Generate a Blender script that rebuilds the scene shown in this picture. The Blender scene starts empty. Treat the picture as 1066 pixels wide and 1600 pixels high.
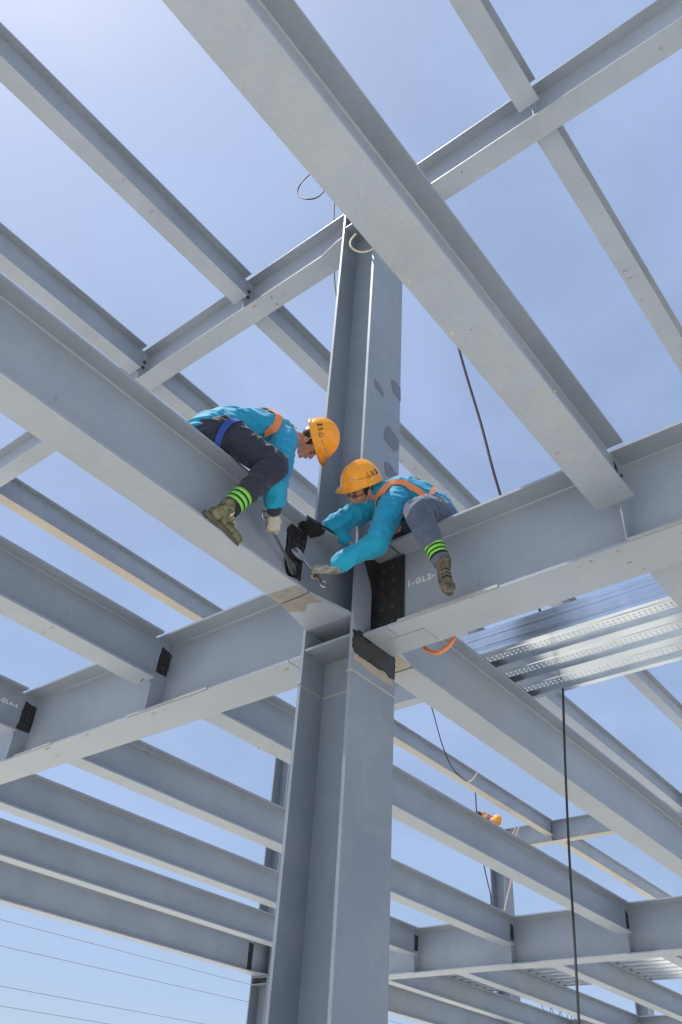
import bpy, bmesh, math, random
from mathutils import Vector, Matrix, noise
from mathutils.bvhtree import BVHTree
random.seed(7)
R = math.radians
S = bpy.context.scene
COL = S.collection

# ------------------------------------------------------------------ camera
W, H = 1066, 1600
FPX = 1312.645
CC = Vector((0.017, 0.026, 0.049))
RC = Matrix(((0.6212446, -0.7814914, 0.0576736), (-0.5178879, -0.3542289, 0.7786617), (-0.5880878, -0.5136078, -0.6247878)))
cd = bpy.data.cameras.new('camera')
cd.sensor_fit = 'HORIZONTAL'; cd.sensor_width = 36; cd.lens = 36 * FPX / W
cd.clip_start = 0.05; cd.clip_end = 6000
cam = bpy.data.objects.new('camera', cd); COL.objects.link(cam)
cam.matrix_world = Matrix.Translation(CC) @ RC.transposed().to_4x4()
S.camera = cam

# ------------------------------------------------------------------ light
SUN = Vector((-0.21, 0.33, 0.92)).normalized()
EL = math.asin(SUN.z); AZ = math.atan2(SUN.x, SUN.y)
wd = bpy.data.worlds.new('World'); S.world = wd; wd.use_nodes = True
nt = wd.node_tree; nt.nodes.clear()
def N(nt, t, **k):
    n = nt.nodes.new(t)
    for a, b in k.items(): setattr(n, a, b)
    return n
sky = N(nt, 'ShaderNodeTexSky', sky_type='NISHITA')
sky.sun_disc = False; sky.sun_elevation = EL; sky.sun_rotation = AZ
sky.air_density = 1.0; sky.dust_density = 1.6; sky.ozone_density = 0.9
tc = N(nt, 'ShaderNodeTexCoord')
mp = N(nt, 'ShaderNodeMapping'); mp.inputs['Scale'].default_value = (1.3, 2.2, 3.4); mp.inputs['Rotation'].default_value = (0.2, 0.5, 0.6)
ns = N(nt, 'ShaderNodeTexNoise'); ns.inputs['Scale'].default_value = 1.7; ns.inputs['Detail'].default_value = 7; ns.inputs['Roughness'].default_value = 0.55; ns.inputs['Distortion'].default_value = 0.5
cr = N(nt, 'ShaderNodeValToRGB'); cr.color_ramp.elements[0].position = 0.42; cr.color_ramp.elements[0].color = (0.43, 0.43, 0.43, 1); cr.color_ramp.elements[1].position = 0.78; cr.color_ramp.elements[1].color = (0.80, 0.80, 0.80, 1)
mx = N(nt, 'ShaderNodeMixRGB'); mx.inputs['Color2'].default_value = (3.5, 4.55, 6.9, 1)
bg = N(nt, 'ShaderNodeBackground'); bg.inputs['Strength'].default_value = 0.138
wo = N(nt, 'ShaderNodeOutputWorld')
L = nt.links.new
L(tc.outputs['Generated'], mp.inputs[0]); L(mp.outputs[0], ns.inputs[0]); L(ns.outputs[0], cr.inputs[0]); L(cr.outputs[0], mx.inputs[0])
L(sky.outputs[0], mx.inputs['Color1']); L(mx.outputs[0], bg.inputs[0]); L(bg.outputs[0], wo.inputs[0])
sd = bpy.data.lights.new('sun', 'SUN'); sd.energy = 5.0; sd.angle = R(0.5); sd.color = (1.0, 0.96, 0.90)
so = bpy.data.objects.new('sun', sd); COL.objects.link(so)
so.rotation_euler = SUN.to_track_quat('Z', 'Y').to_euler()
S.view_settings.view_transform = 'Standard'; S.view_settings.look = 'None'
S.view_settings.exposure = 0.0; S.view_settings.gamma = 1.0; S.view_settings.use_curve_mapping = False
S.render.engine = 'CYCLES'
S.cycles.max_bounces = 8; S.cycles.diffuse_bounces = 2

# ------------------------------------------------------------------ helpers
def px(u, v, **k):
    """point of the place seen at (u, v) of the photograph on the plane x=, y= or z="""
    r = RC.transposed() @ Vector(((u - W/2) / FPX, -(v - H/2) / FPX, -1.0))
    (a, val), = k.items(); i = 'xyz'.index(a)
    return CC + r * ((val - CC[i]) / r[i])

def mk(name, bm, mat, parent=None, smooth=False):
    me = bpy.data.meshes.new(name)
    bmesh.ops.recalc_face_normals(bm, faces=bm.faces)
    bm.to_mesh(me); bm.free()
    if smooth:
        for p in me.polygons: p.use_smooth = True
    return mko(name, me, mat, parent)
def mko(name, me, mat, parent=None):
    if mat is not None:
        if me.users == 0 or not me.materials: me.materials.append(mat)
    o = bpy.data.objects.new(name, me); COL.objects.link(o)
    if parent is not None: o.parent = parent
    return o
def thing(name, label, cat, loc=(0, 0, 0), group=None):
    o = bpy.data.objects.new(name, None); o.empty_display_size = 0.2; COL.objects.link(o)
    o.location = loc; o['label'] = label; o['category'] = cat
    if group: o['group'] = group
    bpy.context.view_layer.update()
    return o
def tag(o, label, cat, group=None):
    o['label'] = label; o['category'] = cat
    if group: o['group'] = group
    return o
def bx(bm, x0, x1, y0, y1, z0, z1):
    v = [bm.verts.new(p) for p in ((x0,y0,z0),(x1,y0,z0),(x1,y1,z0),(x0,y1,z0),(x0,y0,z1),(x1,y0,z1),(x1,y1,z1),(x0,y1,z1))]
    for f in ((3,2,1,0),(4,5,6,7),(0,1,5,4),(1,2,6,5),(2,3,7,6),(3,0,4,7)): bm.faces.new([v[i] for i in f])
def box(name, mat, parent, x0, x1, y0, y1, z0, z1, org=None):
    bm = bmesh.new()
    o = org if org is not None else (parent.location if parent is not None else Vector((0,0,0)))
    bx(bm, x0-o[0], x1-o[0], y0-o[1], y1-o[1], z0-o[2], z1-o[2])
    return mk(name, bm, mat, parent)
def slab(name, mat, parent, pts, nrm, th, org=None):
    """polygon pts (world) extruded by th along nrm"""
    o = Vector(org) if org is not None else (Vector(parent.location) if parent is not None else Vector((0,0,0)))
    bm = bmesh.new(); n = Vector(nrm) * th
    a = [bm.verts.new(Vector(p) - o) for p in pts]; b = [bm.verts.new(Vector(p) - o + n) for p in pts]
    bm.faces.new(a); bm.faces.new(list(reversed(b)))
    k = len(a)
    for i in range(k): bm.faces.new([a[i], a[(i+1) % k], b[(i+1) % k], b[i]])
    bmesh.ops.triangulate(bm, faces=[f for f in bm.faces if len(f.verts) > 4])
    return mk(name, bm, mat, parent)
def jag(pts, amp, step=0.02, seed=1):
    """ragged version of a closed polygon of Vectors (paint daubs)"""
    rnd = random.Random(seed); out = []
    c = sum(pts, Vector()) / len(pts)
    for i in range(len(pts)):
        a, b = pts[i], pts[(i+1) % len(pts)]
        n = max(1, int((b-a).length / step))
        for k in range(n):
            p = a.lerp(b, k / n); d = (p - c).normalized()
            out.append(p + d * rnd.uniform(-amp, amp))
    return out
def tube(bm, pts, r, seg=6, closed=False):
    pts = [Vector(p) for p in pts]; rings = []
    up = Vector((0.3, 0.2, 0.93)).normalized()
    for i, p in enumerate(pts):
        t = (pts[min(i+1, len(pts)-1)] - pts[max(i-1, 0)]).normalized()
        a = t.cross(up)
        if a.length < 0.05: a = t.cross(Vector((1, 0, 0)))
        a.normalize(); b = t.cross(a); rr = r[i] if isinstance(r, (list, tuple)) else r
        rings.append([bm.verts.new(p + (a*math.cos(2*math.pi*k/seg) + b*math.sin(2*math.pi*k/seg))*rr) for k in range(seg)])
    for i in range(len(rings)-1):
        for k in range(seg): bm.faces.new([rings[i][k], rings[i][(k+1)%seg], rings[i+1][(k+1)%seg], rings[i+1][k]])
    bm.faces.new(list(reversed(rings[0]))); bm.faces.new(rings[-1])
def spline(P, n=8):
    P = [Vector(p) for p in P]; out = []
    for i in range(len(P)-1):
        p0 = P[max(i-1,0)]; p1 = P[i]; p2 = P[i+1]; p3 = P[min(i+2,len(P)-1)]
        for k in range(n):
            t = k/n
            out.append(0.5*((2*p1)+(p2-p0)*t+(2*p0-5*p1+4*p2-p3)*t*t+(3*p1-p0-3*p2+p3)*t**3))
    out.append(P[-1]); return out

# ------------------------------------------------------------------ materials
def principled(name, col, rough=0.5, metal=0.0, spec=0.5):
    m = bpy.data.materials.new(name); m.use_nodes = True
    b = m.node_tree.nodes['Principled BSDF']
    b.inputs['Base Color'].default_value = (*col, 1); b.inputs['Roughness'].default_value = rough
    b.inputs['Metallic'].default_value = metal; b.inputs['Specular IOR Level'].default_value = spec
    return m, m.node_tree, b
def rampN(nt, fac, stops):
    c = N(nt, 'ShaderNodeValToRGB'); e = c.color_ramp.elements
    while len(e) < len(stops): e.new(0.5)
    for x, (p, cc) in zip(e, stops): x.position = p; x.color = (*cc, 1) if len(cc) == 3 else cc
    nt.links.new(fac, c.inputs[0]); return c
def noiseN(nt, vec, scale, detail=4, rough=0.5, dist=0):
    n = N(nt, 'ShaderNodeTexNoise'); n.inputs['Scale'].default_value = scale; n.inputs['Detail'].default_value = detail
    n.inputs['Roughness'].default_value = rough; n.inputs['Distortion'].default_value = dist
    nt.links.new(vec, n.inputs['Vector']); return n
def mixN(nt, fac, a, b, mode='MIX'):
    m = N(nt, 'ShaderNodeMixRGB', blend_type=mode)
    for s, v in ((0, fac), (1, a), (2, b)):
        if hasattr(v, 'node'): nt.links.new(v, m.inputs[s])
        elif s == 0: m.inputs[0].default_value = v
        else: m.inputs[s].default_value = (*v, 1)
    return m
def steel(name, col, rust=0.5, rough=0.43):
    m, nt, b = principled(name, col, rough)
    g = N(nt, 'ShaderNodeNewGeometry'); oi = N(nt, 'ShaderNodeObjectInfo')
    ad = N(nt, 'ShaderNodeVectorMath', operation='ADD'); nt.links.new(g.outputs['Position'], ad.inputs[0])
    sc = N(nt, 'ShaderNodeVectorMath', operation='SCALE'); sc.inputs[0].default_value = (13, 7, 5); nt.links.new(oi.outputs['Random'], sc.inputs['Scale']); nt.links.new(sc.outputs[0], ad.inputs[1])
    v = ad.outputs[0]
    n1 = noiseN(nt, v, 1.3, 4); r1 = rampN(nt, n1.outputs[0], [(0.3, [c*0.88 for c in col]), (0.7, [c*1.08 for c in col])])
    n2 = noiseN(nt, v, 55, 3, 0.7); r2 = rampN(nt, n2.outputs[0], [(0.3, (0.93,)*3), (0.7, (1.04,)*3)])
    c1 = mixN(nt, 1.0, r1.outputs[0], r2.outputs[0], 'MULTIPLY')
    # pale overspray / chalky areas
    n3 = noiseN(nt, v, 3.1, 5, 0.6, 0.8); r3 = rampN(nt, n3.outputs[0], [(0.50, (0,)*3), (0.74, (0.16,)*3)])
    c2 = mixN(nt, r3.outputs[0], c1.outputs[0], (0.46, 0.45, 0.41))
    # small scuffs and rust specks
    n4 = noiseN(nt, v, 9, 8, 0.75, 0.3); r4 = rampN(nt, n4.outputs[0], [(0.635, (0,)*3), (0.69, (rust,)*3)])
    c3 = mixN(nt, r4.outputs[0], c2.outputs[0], (0.27, 0.16, 0.08))
    mp = N(nt, 'ShaderNodeMapping'); mp.inputs['Scale'].default_value = (22, 22, 3.5); nt.links.new(v, mp.inputs[0])
    n5 = noiseN(nt, mp.outputs[0], 1.0, 3, 0.5); r5 = rampN(nt, n5.outputs[0], [(0.71, (0,)*3), (0.76, (0.5*rust,)*3)])
    c4 = mixN(nt, r5.outputs[0], c3.outputs[0], (0.12, 0.12, 0.13))
    nt.links.new(c4.outputs[0], b.inputs['Base Color'])
    rr = rampN(nt, n1.outputs[0], [(0.3, (rough-0.08,)*3), (0.7, (rough+0.12,)*3)]); nt.links.new(rr.outputs[0], b.inputs['Roughness'])
    bp = N(nt, 'ShaderNodeBump'); bp.inputs['Strength'].default_value = 0.12; bp.inputs['Distance'].default_value = 0.01
    nt.links.new(n2.outputs[0], bp.inputs['Height']); nt.links.new(bp.outputs[0], b.inputs['Normal'])
    return m
def mottled(name, c0, c1, scale=20, rough=0.7, bump=0.2, metal=0.0, detail=5, obj=False):
    m, nt, b = principled(name, c0, rough, metal)
    t = N(nt, 'ShaderNodeTexCoord')
    n = noiseN(nt, t.outputs['Object'], scale, detail, 0.6, 0.3)
    r = rampN(nt, n.outputs[0], [(0.35, c0), (0.65, c1)]); nt.links.new(r.outputs[0], b.inputs['Base Color'])
    if bump:
        bp = N(nt, 'ShaderNodeBump'); bp.inputs['Strength'].default_value = bump; bp.inputs['Distance'].default_value = 0.01
        nt.links.new(n.outputs[0], bp.inputs['Height']); nt.links.new(bp.outputs[0], b.inputs['Normal'])
    return m
M = {}
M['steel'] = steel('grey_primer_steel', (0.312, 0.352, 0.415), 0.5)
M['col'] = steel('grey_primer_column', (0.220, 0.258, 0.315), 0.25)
M['weld'] = mottled('weld_bead', (0.30, 0.32, 0.34), (0.37, 0.38, 0.38), 60, 0.5, 0.5)
M['black'] = mottled('black_bitumen_paint', (0.018, 0.018, 0.019), (0.035, 0.034, 0.034), 40, 0.38, 0.6)
M['bolt'] = mottled('black_bolt', (0.06, 0.055, 0.05), (0.11, 0.10, 0.09), 60, 0.35, 0.2, 0.4)
M['rustbolt'] = mottled('brown_bolt', (0.09, 0.05, 0.04), (0.16, 0.08, 0.05), 60, 0.5, 0.2, 0.3)
M['bare'] = mottled('brown_grey_primer', (0.20, 0.185, 0.175), (0.26, 0.235, 0.215), 14, 0.6, 0.2)
M['rust'] = mottled('rusty_tan_patch', (0.33, 0.32, 0.29), (0.37, 0.28, 0.19), 16, 0.7, 0.2)
M['slate'] = mottled('slate_touchup_paint', (0.115, 0.13, 0.175), (0.155, 0.17, 0.225), 30, 0.55, 0.2)
M['white'] = principled('white_stencil_paint', (0.72, 0.74, 0.74), 0.6)[0]
M['ground'] = mottled('pale_dry_earth', (0.68, 0.64, 0.53), (0.76, 0.72, 0.61), 0.35, 0.95, 0.3)
M['conc'] = mottled('concrete', (0.42, 0.41, 0.38), (0.5, 0.49, 0.45), 6, 0.9, 0.3)
M['zinc'] = mottled('galvanised_zinc', (0.70, 0.76, 0.84), (0.78, 0.83, 0.90), 3, 0.20, 0.0, 0.95)
M['zincend'] = mottled('galvanised_edge', (0.52, 0.56, 0.66), (0.62, 0.65, 0.75), 10, 0.45, 0.1, 0.6)
M['cable'] = principled('black_cable', (0.035, 0.035, 0.04), 0.6)[0]
M['redcable'] = principled('faded_red_cord', (0.22, 0.07, 0.07), 0.7)[0]
M['palerope'] = principled('pale_rope', (0.55, 0.48, 0.38), 0.8)[0]
M['powerline'] = principled('power_line', (0.16, 0.17, 0.20), 0.6)[0]

# ------------------------------------------------------------------ ground
bm = bmesh.new(); n = 40; Lg = 3000
bmesh.ops.create_grid(bm, x_segments=n, y_segments=n, size=Lg)
g = mk('ground', bm, M['ground']); g.location = (0, 0, -1.62); g['kind'] = 'structure'

# ------------------------------------------------------------------ steel frame
ZT, ZB, ZM, ZJ = 3.88, 3.126, 3.262, 3.41           # first level: top, girder / main beam / joist undersides
RT, RB, RJ = 9.17, 8.555, 8.705                     # upper level
TF = 0.020
def hexbolt(bm, p, axis, r=0.014, h=0.016):
    a = Vector(axis).normalized(); u = a.orthogonal().normalized(); w = a.cross(u)
    v0 = [bm.verts.new(Vector(p) + (u*math.cos(k*math.pi/3)+w*math.sin(k*math.pi/3))*r) for k in range(6)]
    v1 = [bm.verts.new(Vector(p) + a*h + (u*math.cos(k*math.pi/3)+w*math.sin(k*math.pi/3))*r*0.92) for k in range(6)]
    bm.faces.new(v1)
    for k in range(6): bm.faces.new([v0[k], v0[(k+1)%6], v1[(k+1)%6], v1[k]])
_boltmesh = {}
def bolts(parent, pts, axis, mat, r=0.014, h=0.016, name='bolt'):
    key = (tuple(axis), mat.name, r, h)
    if key not in _boltmesh:
        bm = bmesh.new(); hexbolt(bm, (0,0,0), axis, r, h); me = bpy.data.meshes.new('bolt'); bmesh.ops.recalc_face_normals(bm, faces=bm.faces); bm.to_mesh(me); bm.free(); me.materials.append(mat)
        _boltmesh[key] = me
    for p in pts:
        o = bpy.data.objects.new(name, _boltmesh[key]); COL.objects.link(o); o.parent = parent; o.location = Vector(p) - Vector(parent.location)

def ibeam(name, label, axis, a0, a1, c, w, zt, zb, cat='beam', group=None, web0=0.0, web1=0.0, tw=0.012, tf=TF, weld=True, mat=None, bf0=0.0, bf1=0.0):
    """rolled beam along 'x' or 'y' from a0 to a1, centre line c, flange width w; web0/web1 let the web run past the flanges"""
    m = mat or M['steel']
    loc = Vector((a0, c, zb)) if axis == 'x' else Vector((c, a0, zb))
    t = thing(name, label, cat, loc, group)
    def b(nm, p0, p1, q0, q1, z0, z1, mm=m):
        if axis == 'x': return box(nm, mm, t, p0, p1, q0, q1, z0, z1)
        return box(nm, mm, t, q0, q1, p0, p1, z0, z1)
    b('top_flange', a0, a1, c-w/2, c+w/2, zt-tf, zt)
    b('bottom_flange', a0-bf0, a1+bf1, c-w/2, c+w/2, zb, zb+tf)
    b('web', a0-web0, a1+web1, c-tw/2, c+tw/2, zb+tf, zt-tf)
    if weld:
        s = 0.009
        for sgn in (-1, 1):
            bm = bmesh.new()
            for z, dz in ((zt-tf, -s), (zb+tf, s)):
                e = c+sgn*tw/2
                prof = [(e, z), (e+sgn*s, z), (e, z+dz)]
                vs = []
                for p in (a0, a1):
                    vs.append([bm.verts.new(((p, q, zz) if axis == 'x' else (q, p, zz))) for q, zz in prof])
                for k in range(3): bm.faces.new([vs[0][k], vs[0][(k+1)%3], vs[1][(k+1)%3], vs[1][k]])
                bm.faces.new(vs[0]); bm.faces.new(vs[1])
            for v in bm.verts: v.co -= loc
            mk('weld_bead', bm, M['steel'], t)
    return t

def fin(t, x0, x1, y, z0, z1, th=0.010):
    box('stiffener', M['steel'], t, x0, x1, y-0.017, y-0.0065, z0, z1)

# rows (centre lines in y, width) at both levels
J1, J2, J3, J4 = 5.70, 7.785, 9.79, 11.71
ROWM, ROWE = 3.55, 13.51
G0 = dict(c=4.29, w=0.36)
FAR = 10.0
# ---- Y girders of the first level
def girder(name, label, xc, y0, y1, zt, zb, w, joists, cat='girder', group=None, far=False, sides=(-1, 1)):
    t = ibeam(name, label, 'y', y0, y1, xc, w, zt, zb, cat, group, tw=0.014)
    for yc in joists:
        for s in sides:
            xa, xb = (xc-w/2+0.004, xc-0.007) if s < 0 else (xc+0.007, xc+w/2-0.004)
            fin(t, xa, xb, yc, zb+TF, zt-TF)
    return t
girders = {}
girders['right'] = girder('floor_girder', 'grey floor girder right of the column, worker straddling it, stencilled 1-GL2', 4.29, -6.5, 3.095, ZT, ZB, 0.36, [1.34, -0.8], group='floor girders')
girders['left'] = girder('floor_girder', 'grey floor girder running left from the column with two joists bolted to it', 4.29, 4.02, 13.27, ZT, ZB, 0.36, [J1, J2, J3, J4], group='floor girders')
girders['far'] = girder('floor_girder', 'grey floor girder at the lower right, beyond the column, joists meeting it', 14.29, 3.79, 13.27, ZT, ZB, 0.36, [J1, J2, J3, J4], group='floor girders')
girders['farr'] = girder('floor_girder', 'grey floor girder in line with the lower right girder, past the frame edge', 14.29, -6.5, 3.31, ZT, ZB, 0.36, [1.34, -0.8], group='floor girders')
girders['farthest'] = girder('floor_girder', 'farthest grey floor girder, along the bottom right corner below the other floor girder', 24.29, 3.79, 13.27, ZT, ZB, 0.36, [J1, J2, J3, J4], group='floor girders')

# ---- joists of the first level (bolted between the girders)
def joist(label, x0, x1, yc, w=0.245, zt=ZT, zb=ZJ, group='floor joists', name='floor_joist', weld=True):
    return ibeam(name, label, 'x', x0, x1, yc, w, zt, zb, 'joist', group, web0=0.15 if x0 > 0 else 0, web1=0.15, weld=weld)
A0, A1 = -6.0, 4.07       # near bay
B0, B1 = 4.51, 14.07      # middle bay
C0, C1 = 14.51, 24.07     # far bay
joist('wide grey joist crossing overhead from the top edge down to the right girder', A0, A1, 1.34)
joist('grey joist at left bolted to the left girder nearest the column, black paint patch', A0, A1, J1)
joist('short grey joist end at the left edge, stencilled 1-GL4-4', A0, A1, J2)
joist('grey joist leaving the right girder at the right edge beside the decking bundle', B0, B1, 1.34)
joist('topmost of the parallel grey joists behind the column, ending at the lower right girder', B0, B1, J1)
joist('second from top of the parallel grey joists passing behind the column', B0, B1, J2)
joist('third from top of the parallel grey joists passing behind the column', B0, B1, J3)
joist('fourth from top of the parallel grey joists, just above the lowest beam', B0, B1, J4)
joist('grey joist beyond the lower right girder, reaching the right edge at the bottom', C0, C1, J2, weld=False)
joist('grey joist beyond the lower right girder, crossed by the hanging rope near the bottom', C0, C1, J3, weld=False)
joist('grey joist beyond the lower right girder, closest to the column at the bottom', C0, C1, J4, weld=False)
joist('far grey joist on the right, outside the frame beside the far floor decking', C0, C1, J1, weld=False)

# ---- main beams of the first level, in line with the columns
mainL = ibeam('main_beam', 'deep grey main beam with a worker sitting on it, left of the column', 'x', -6.0, 3.612, 3.55, 0.26, ZT, ZM, group='main floor beams')
mainR = ibeam('main_beam', 'deep grey main beam running from behind the column down to the right edge', 'x', 4.895, 13.98, 3.55, 0.26, ZT, ZM, group='main floor beams')
mainE = ibeam('edge_beam', 'lowest long grey beam at lower left, under the parallel joists', 'x', 4.6, 13.62, ROWE, 0.24, ZT, 3.30, group='edge beams')
mainE2 = ibeam('edge_beam', 'lowest grey beam at the bottom edge, just right of the column', 'x', 14.9, 23.98, ROWE, 0.24, ZT, 3.30, group='edge beams', weld=False)
mainE3 = ibeam('main_beam', 'grey main beam beyond the lower right girder, outside the frame', 'x', 14.9, 23.98, 3.55, 0.26, ZT, ZM, group='main floor beams', weld=False)

# connection bolts and black paint where joists meet girders
def joint_patch(t, xw, yc, zs=(3.50, 3.79), side=-1, dx=(0.03, 0.155), seed=0, col='black', big=True):
    """black paint over the fin plate on the -Y face, x measured from the girder flange edge"""
    y = yc-0.0175
    x0, x1 = xw+dx[0], xw+dx[1]
    P = [Vector((x0, y, zs[0])), Vector((x1, y, zs[0]+0.01)), Vector((x1+0.01, y, zs[1]-0.03)), Vector((x0+0.02, y, zs[1]))]
    slab('black_paint', M[col], t, jag(P, 0.010, 0.03, seed), (0,-1,0), 0.004)
    bolts(t, [(xw+0.09, y-0.004, z) for z in [zs[0]+0.05+0.065*i for i in range(int((zs[1]-zs[0]-0.05)/0.065))]], (0,-1,0), M['bolt'])
joint_patch(girders['left'], 4.11, J1, (3.53, 3.79), seed=3)
joint_patch(girders['left'], 4.11, J2, (3.48, 3.79), seed=5, dx=(0.01, 0.16))
joint_patch(girders['right'], 4.11, 1.34, (3.60, 3.80), seed=6, dx=(0.01, 0.06))
for yc, s in ((J1, 8), (J2, 9), (J3, 10), (J4, 12)):
    joint_patch(girders['far'], 14.11, yc, (3.50, 3.78), seed=s, dx=(0.02, 0.13))
bolts(girders['left'], [(4.19+dx, J1-0.018, z) for dx in (0.065,) for z in (3.66, 3.60, 3.73)], (0,-1,0), M['bolt'])
# lengths of raised backing strip along the girder flange edges
for gk, ys in (('left', ((4.9, 5.9), (7.0, 7.6))), ('right', ((2.2, 3.0), (0.9, 1.32)))):
    for a, b in ys:
        box('edge_strip', M['weld'], girders[gk], 4.098, 4.1095, a, b, ZB+0.006, ZB+0.026)

# ---- columns
CW, CD = 0.51, 0.48
def column(label, x0, y0, z0, z1, plates=(), detail=False, group='steel columns'):
    t = thing('steel_column', label, 'column', (x0, y0, z0), group)
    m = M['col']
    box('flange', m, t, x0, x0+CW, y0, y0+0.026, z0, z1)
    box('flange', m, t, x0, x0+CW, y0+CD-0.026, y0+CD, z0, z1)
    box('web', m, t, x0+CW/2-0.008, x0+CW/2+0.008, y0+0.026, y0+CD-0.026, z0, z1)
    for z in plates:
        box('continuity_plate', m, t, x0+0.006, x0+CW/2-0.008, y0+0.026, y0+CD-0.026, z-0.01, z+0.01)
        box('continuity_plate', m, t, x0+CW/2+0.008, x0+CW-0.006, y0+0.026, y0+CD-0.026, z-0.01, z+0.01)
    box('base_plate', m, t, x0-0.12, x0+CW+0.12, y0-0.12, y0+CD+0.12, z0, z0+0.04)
    return t
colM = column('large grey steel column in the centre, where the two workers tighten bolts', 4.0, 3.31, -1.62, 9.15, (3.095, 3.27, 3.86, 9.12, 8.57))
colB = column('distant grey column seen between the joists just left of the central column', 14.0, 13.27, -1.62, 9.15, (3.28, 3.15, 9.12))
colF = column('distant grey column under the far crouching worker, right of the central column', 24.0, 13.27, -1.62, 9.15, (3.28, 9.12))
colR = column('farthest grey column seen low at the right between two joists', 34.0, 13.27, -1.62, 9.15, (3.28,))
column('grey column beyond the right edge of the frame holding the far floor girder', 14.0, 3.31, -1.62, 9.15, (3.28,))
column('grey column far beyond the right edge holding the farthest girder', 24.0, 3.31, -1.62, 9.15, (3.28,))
for x, y in ((4.0, 3.31), (14.0, 13.27), (24.0, 13.27), (34.0, 13.27), (14.0, 3.31), (24.0, 3.31)):
    pass
# erection seam welds round the central column
for z, th in ((2.80, 0.016),):
    bm = bmesh.new()
    bx(bm, 3.994, 4.0-0.0005, 3.305, 3.342, z, z+th); bx(bm, 3.994, 4.0-0.0005, 3.76, 3.795, z+.03, z+th+.03)
    bx(bm, 4.0, 4.51, 3.302, 3.3095, z-0.004, z+th)
    bx(bm, 4.243, 4.2465, 3.336, 3.764, z, z+th)
    bx(bm, 4.0, 4.24, 3.3365, 3.3395, z, z+th); bx(bm, 4.0, 4.24, 3.7605, 3.7635, z, z+th)
    for v in bm.verts: v.co -= colM.location
    mk('weld_seam', bm, M['weld'], colM)

# stub brackets welded to the central column (parts of it)
def stubx(t, x0, x1, w0, w1, xo, yc, zt, zb, flip=False):
    """bracket along x from narrow end x0 to the column at x1 (flared flanges), running on to xo inside the column"""
    for nm, z in (('bracket_top_flange', zt-TF), ('bracket_bottom_flange', zb)):
        pts = [(x0, yc-w0/2, z), (x1, yc-w1/2, z), (xo, yc-w1/2, z), (xo, yc+w1/2, z), (x1, yc+w1/2, z), (x0, yc+w0/2, z)]
        slab(nm, M['steel'], t, [Vector(p) for p in pts], (0,0,1), TF)
    box('bracket_web', M['steel'], t, min(x0, xo), max(x0, xo), yc-0.006, yc+0.006, zb+TF, zt-TF)
stubx(colM, 3.628, 3.99, 0.26, 0.42, 4.24, 3.55, ZT, ZM)
stubx(colM, 4.88, 4.52, 0.26, 0.42, 4.27, 3.55, ZT, ZM)
stubx(colB, 13.64, 13.99, 0.24, 0.42, 14.24, ROWE, ZT, 3.30)
for a, b in ((2.62, 0),):
    pass
# bracket of the right girder: between the column flange and the splice
box('bracket_top_flange', M['steel'], colM, 4.11, 4.47, 3.115, 3.3085, ZT-TF-0.004, ZT-0.004)
box('bracket_bottom_flange', M['steel'], colM, 4.11, 4.47, 3.10, 3.3085, ZB, ZB+TF)
box('bracket_web', M['steel'], colM, 4.283, 4.297, 3.10, 3.3085, ZB+TF, ZT-TF-0.004)
box('bracket_top_flange', M['steel'], colM, 4.11, 4.47, 3.7915, 4.01, ZT-TF, ZT)
box('bracket_bottom_flange', M['steel'], colM, 4.11, 4.47, 3.7915, 4.01, ZB, ZB+TF)
box('bracket_web', M['steel'], colM, 4.283, 4.297, 3.7915, 4.01, ZB+TF, ZT-TF)

# splice plate of the right girder with two rows of bolts, all tarred black
P = [Vector((4.276, y, z)) for y, z in ((3.308, 3.20), (3.086, 3.20), (3.082, 3.835), (3.308, 3.845))]
slab('splice_plate', M['black'], girders['right'], P, (-1,0,0), 0.012)
bolts(girders['right'], [(4.264, y, z) for y in (3.245, 3.145) for z in (3.27, 3.39, 3.51, 3.63, 3.75)], (-1,0,0), M['bolt'], 0.020, 0.022)
box('cover_strip', M['black'], girders['right'], 4.262, 4.282, 3.066, 3.080, 3.21, 3.84)
Pp = jag([Vector((4.02, 3.3095, 3.86)), Vector((4.285, 3.3095, 3.86)), Vector((4.285, 3.3095, 3.19)), Vector((4.20, 3.3095, 3.2)), Vector((4.22, 3.3095, 3.45)), Vector((4.17, 3.3095, 3.62)), Vector((4.1, 3.3095, 3.74))], 0.012, 0.035, 21)
slab('black_paint', M['black'], colM, Pp, (0,-1,0), 0.003)
# black paint and rust below the bracket on the column face
def onface(pp, y): return [px(u, v, y=y) for u, v in pp]
Z7 = lambda x, y: (380 + x/3.807, 850 + y/3.807)
blk = [Z7(*p) for p in ((658,505),(700,522),(740,545),(790,565),(860,640),(903,690),(900,760),(892,800),(862,790),(842,745),(800,735),(760,705),(700,672),(658,640))]
slab('black_paint', M['black'], colM, jag(onface(blk, 3.3095), 0.020, 0.010, 4), (0,-1,0), 0.003)
rst = [Z7(*p) for p in ((658,650),(700,680),(760,715),(800,745),(840,760),(880,815),(896,850),(840,825),(760,770),(690,705),(658,690))]
slab('rust_stain', M['rust'], colM, jag(onface(rst, 3.3095), 0.004, 0.03, 5), (0,-1,0), 0.0015)
for k, pp in enumerate((((585,592),(590,595),(600,614),(598,619),(586,604)), ((611,592),(618,595),(626,606),(626,629),(614,612)), ((602,668),(608,665),(623,688),(624,700),(616,706),(600,686)), ((601,722),(606,722),(624,745),(624,757),(602,741)))):
    slab('touch_up_paint', M['slate'], colM, jag(onface(pp, 3.3095), 0.004, 0.02, 30+k), (0,-1,0), 0.0015)

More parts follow.
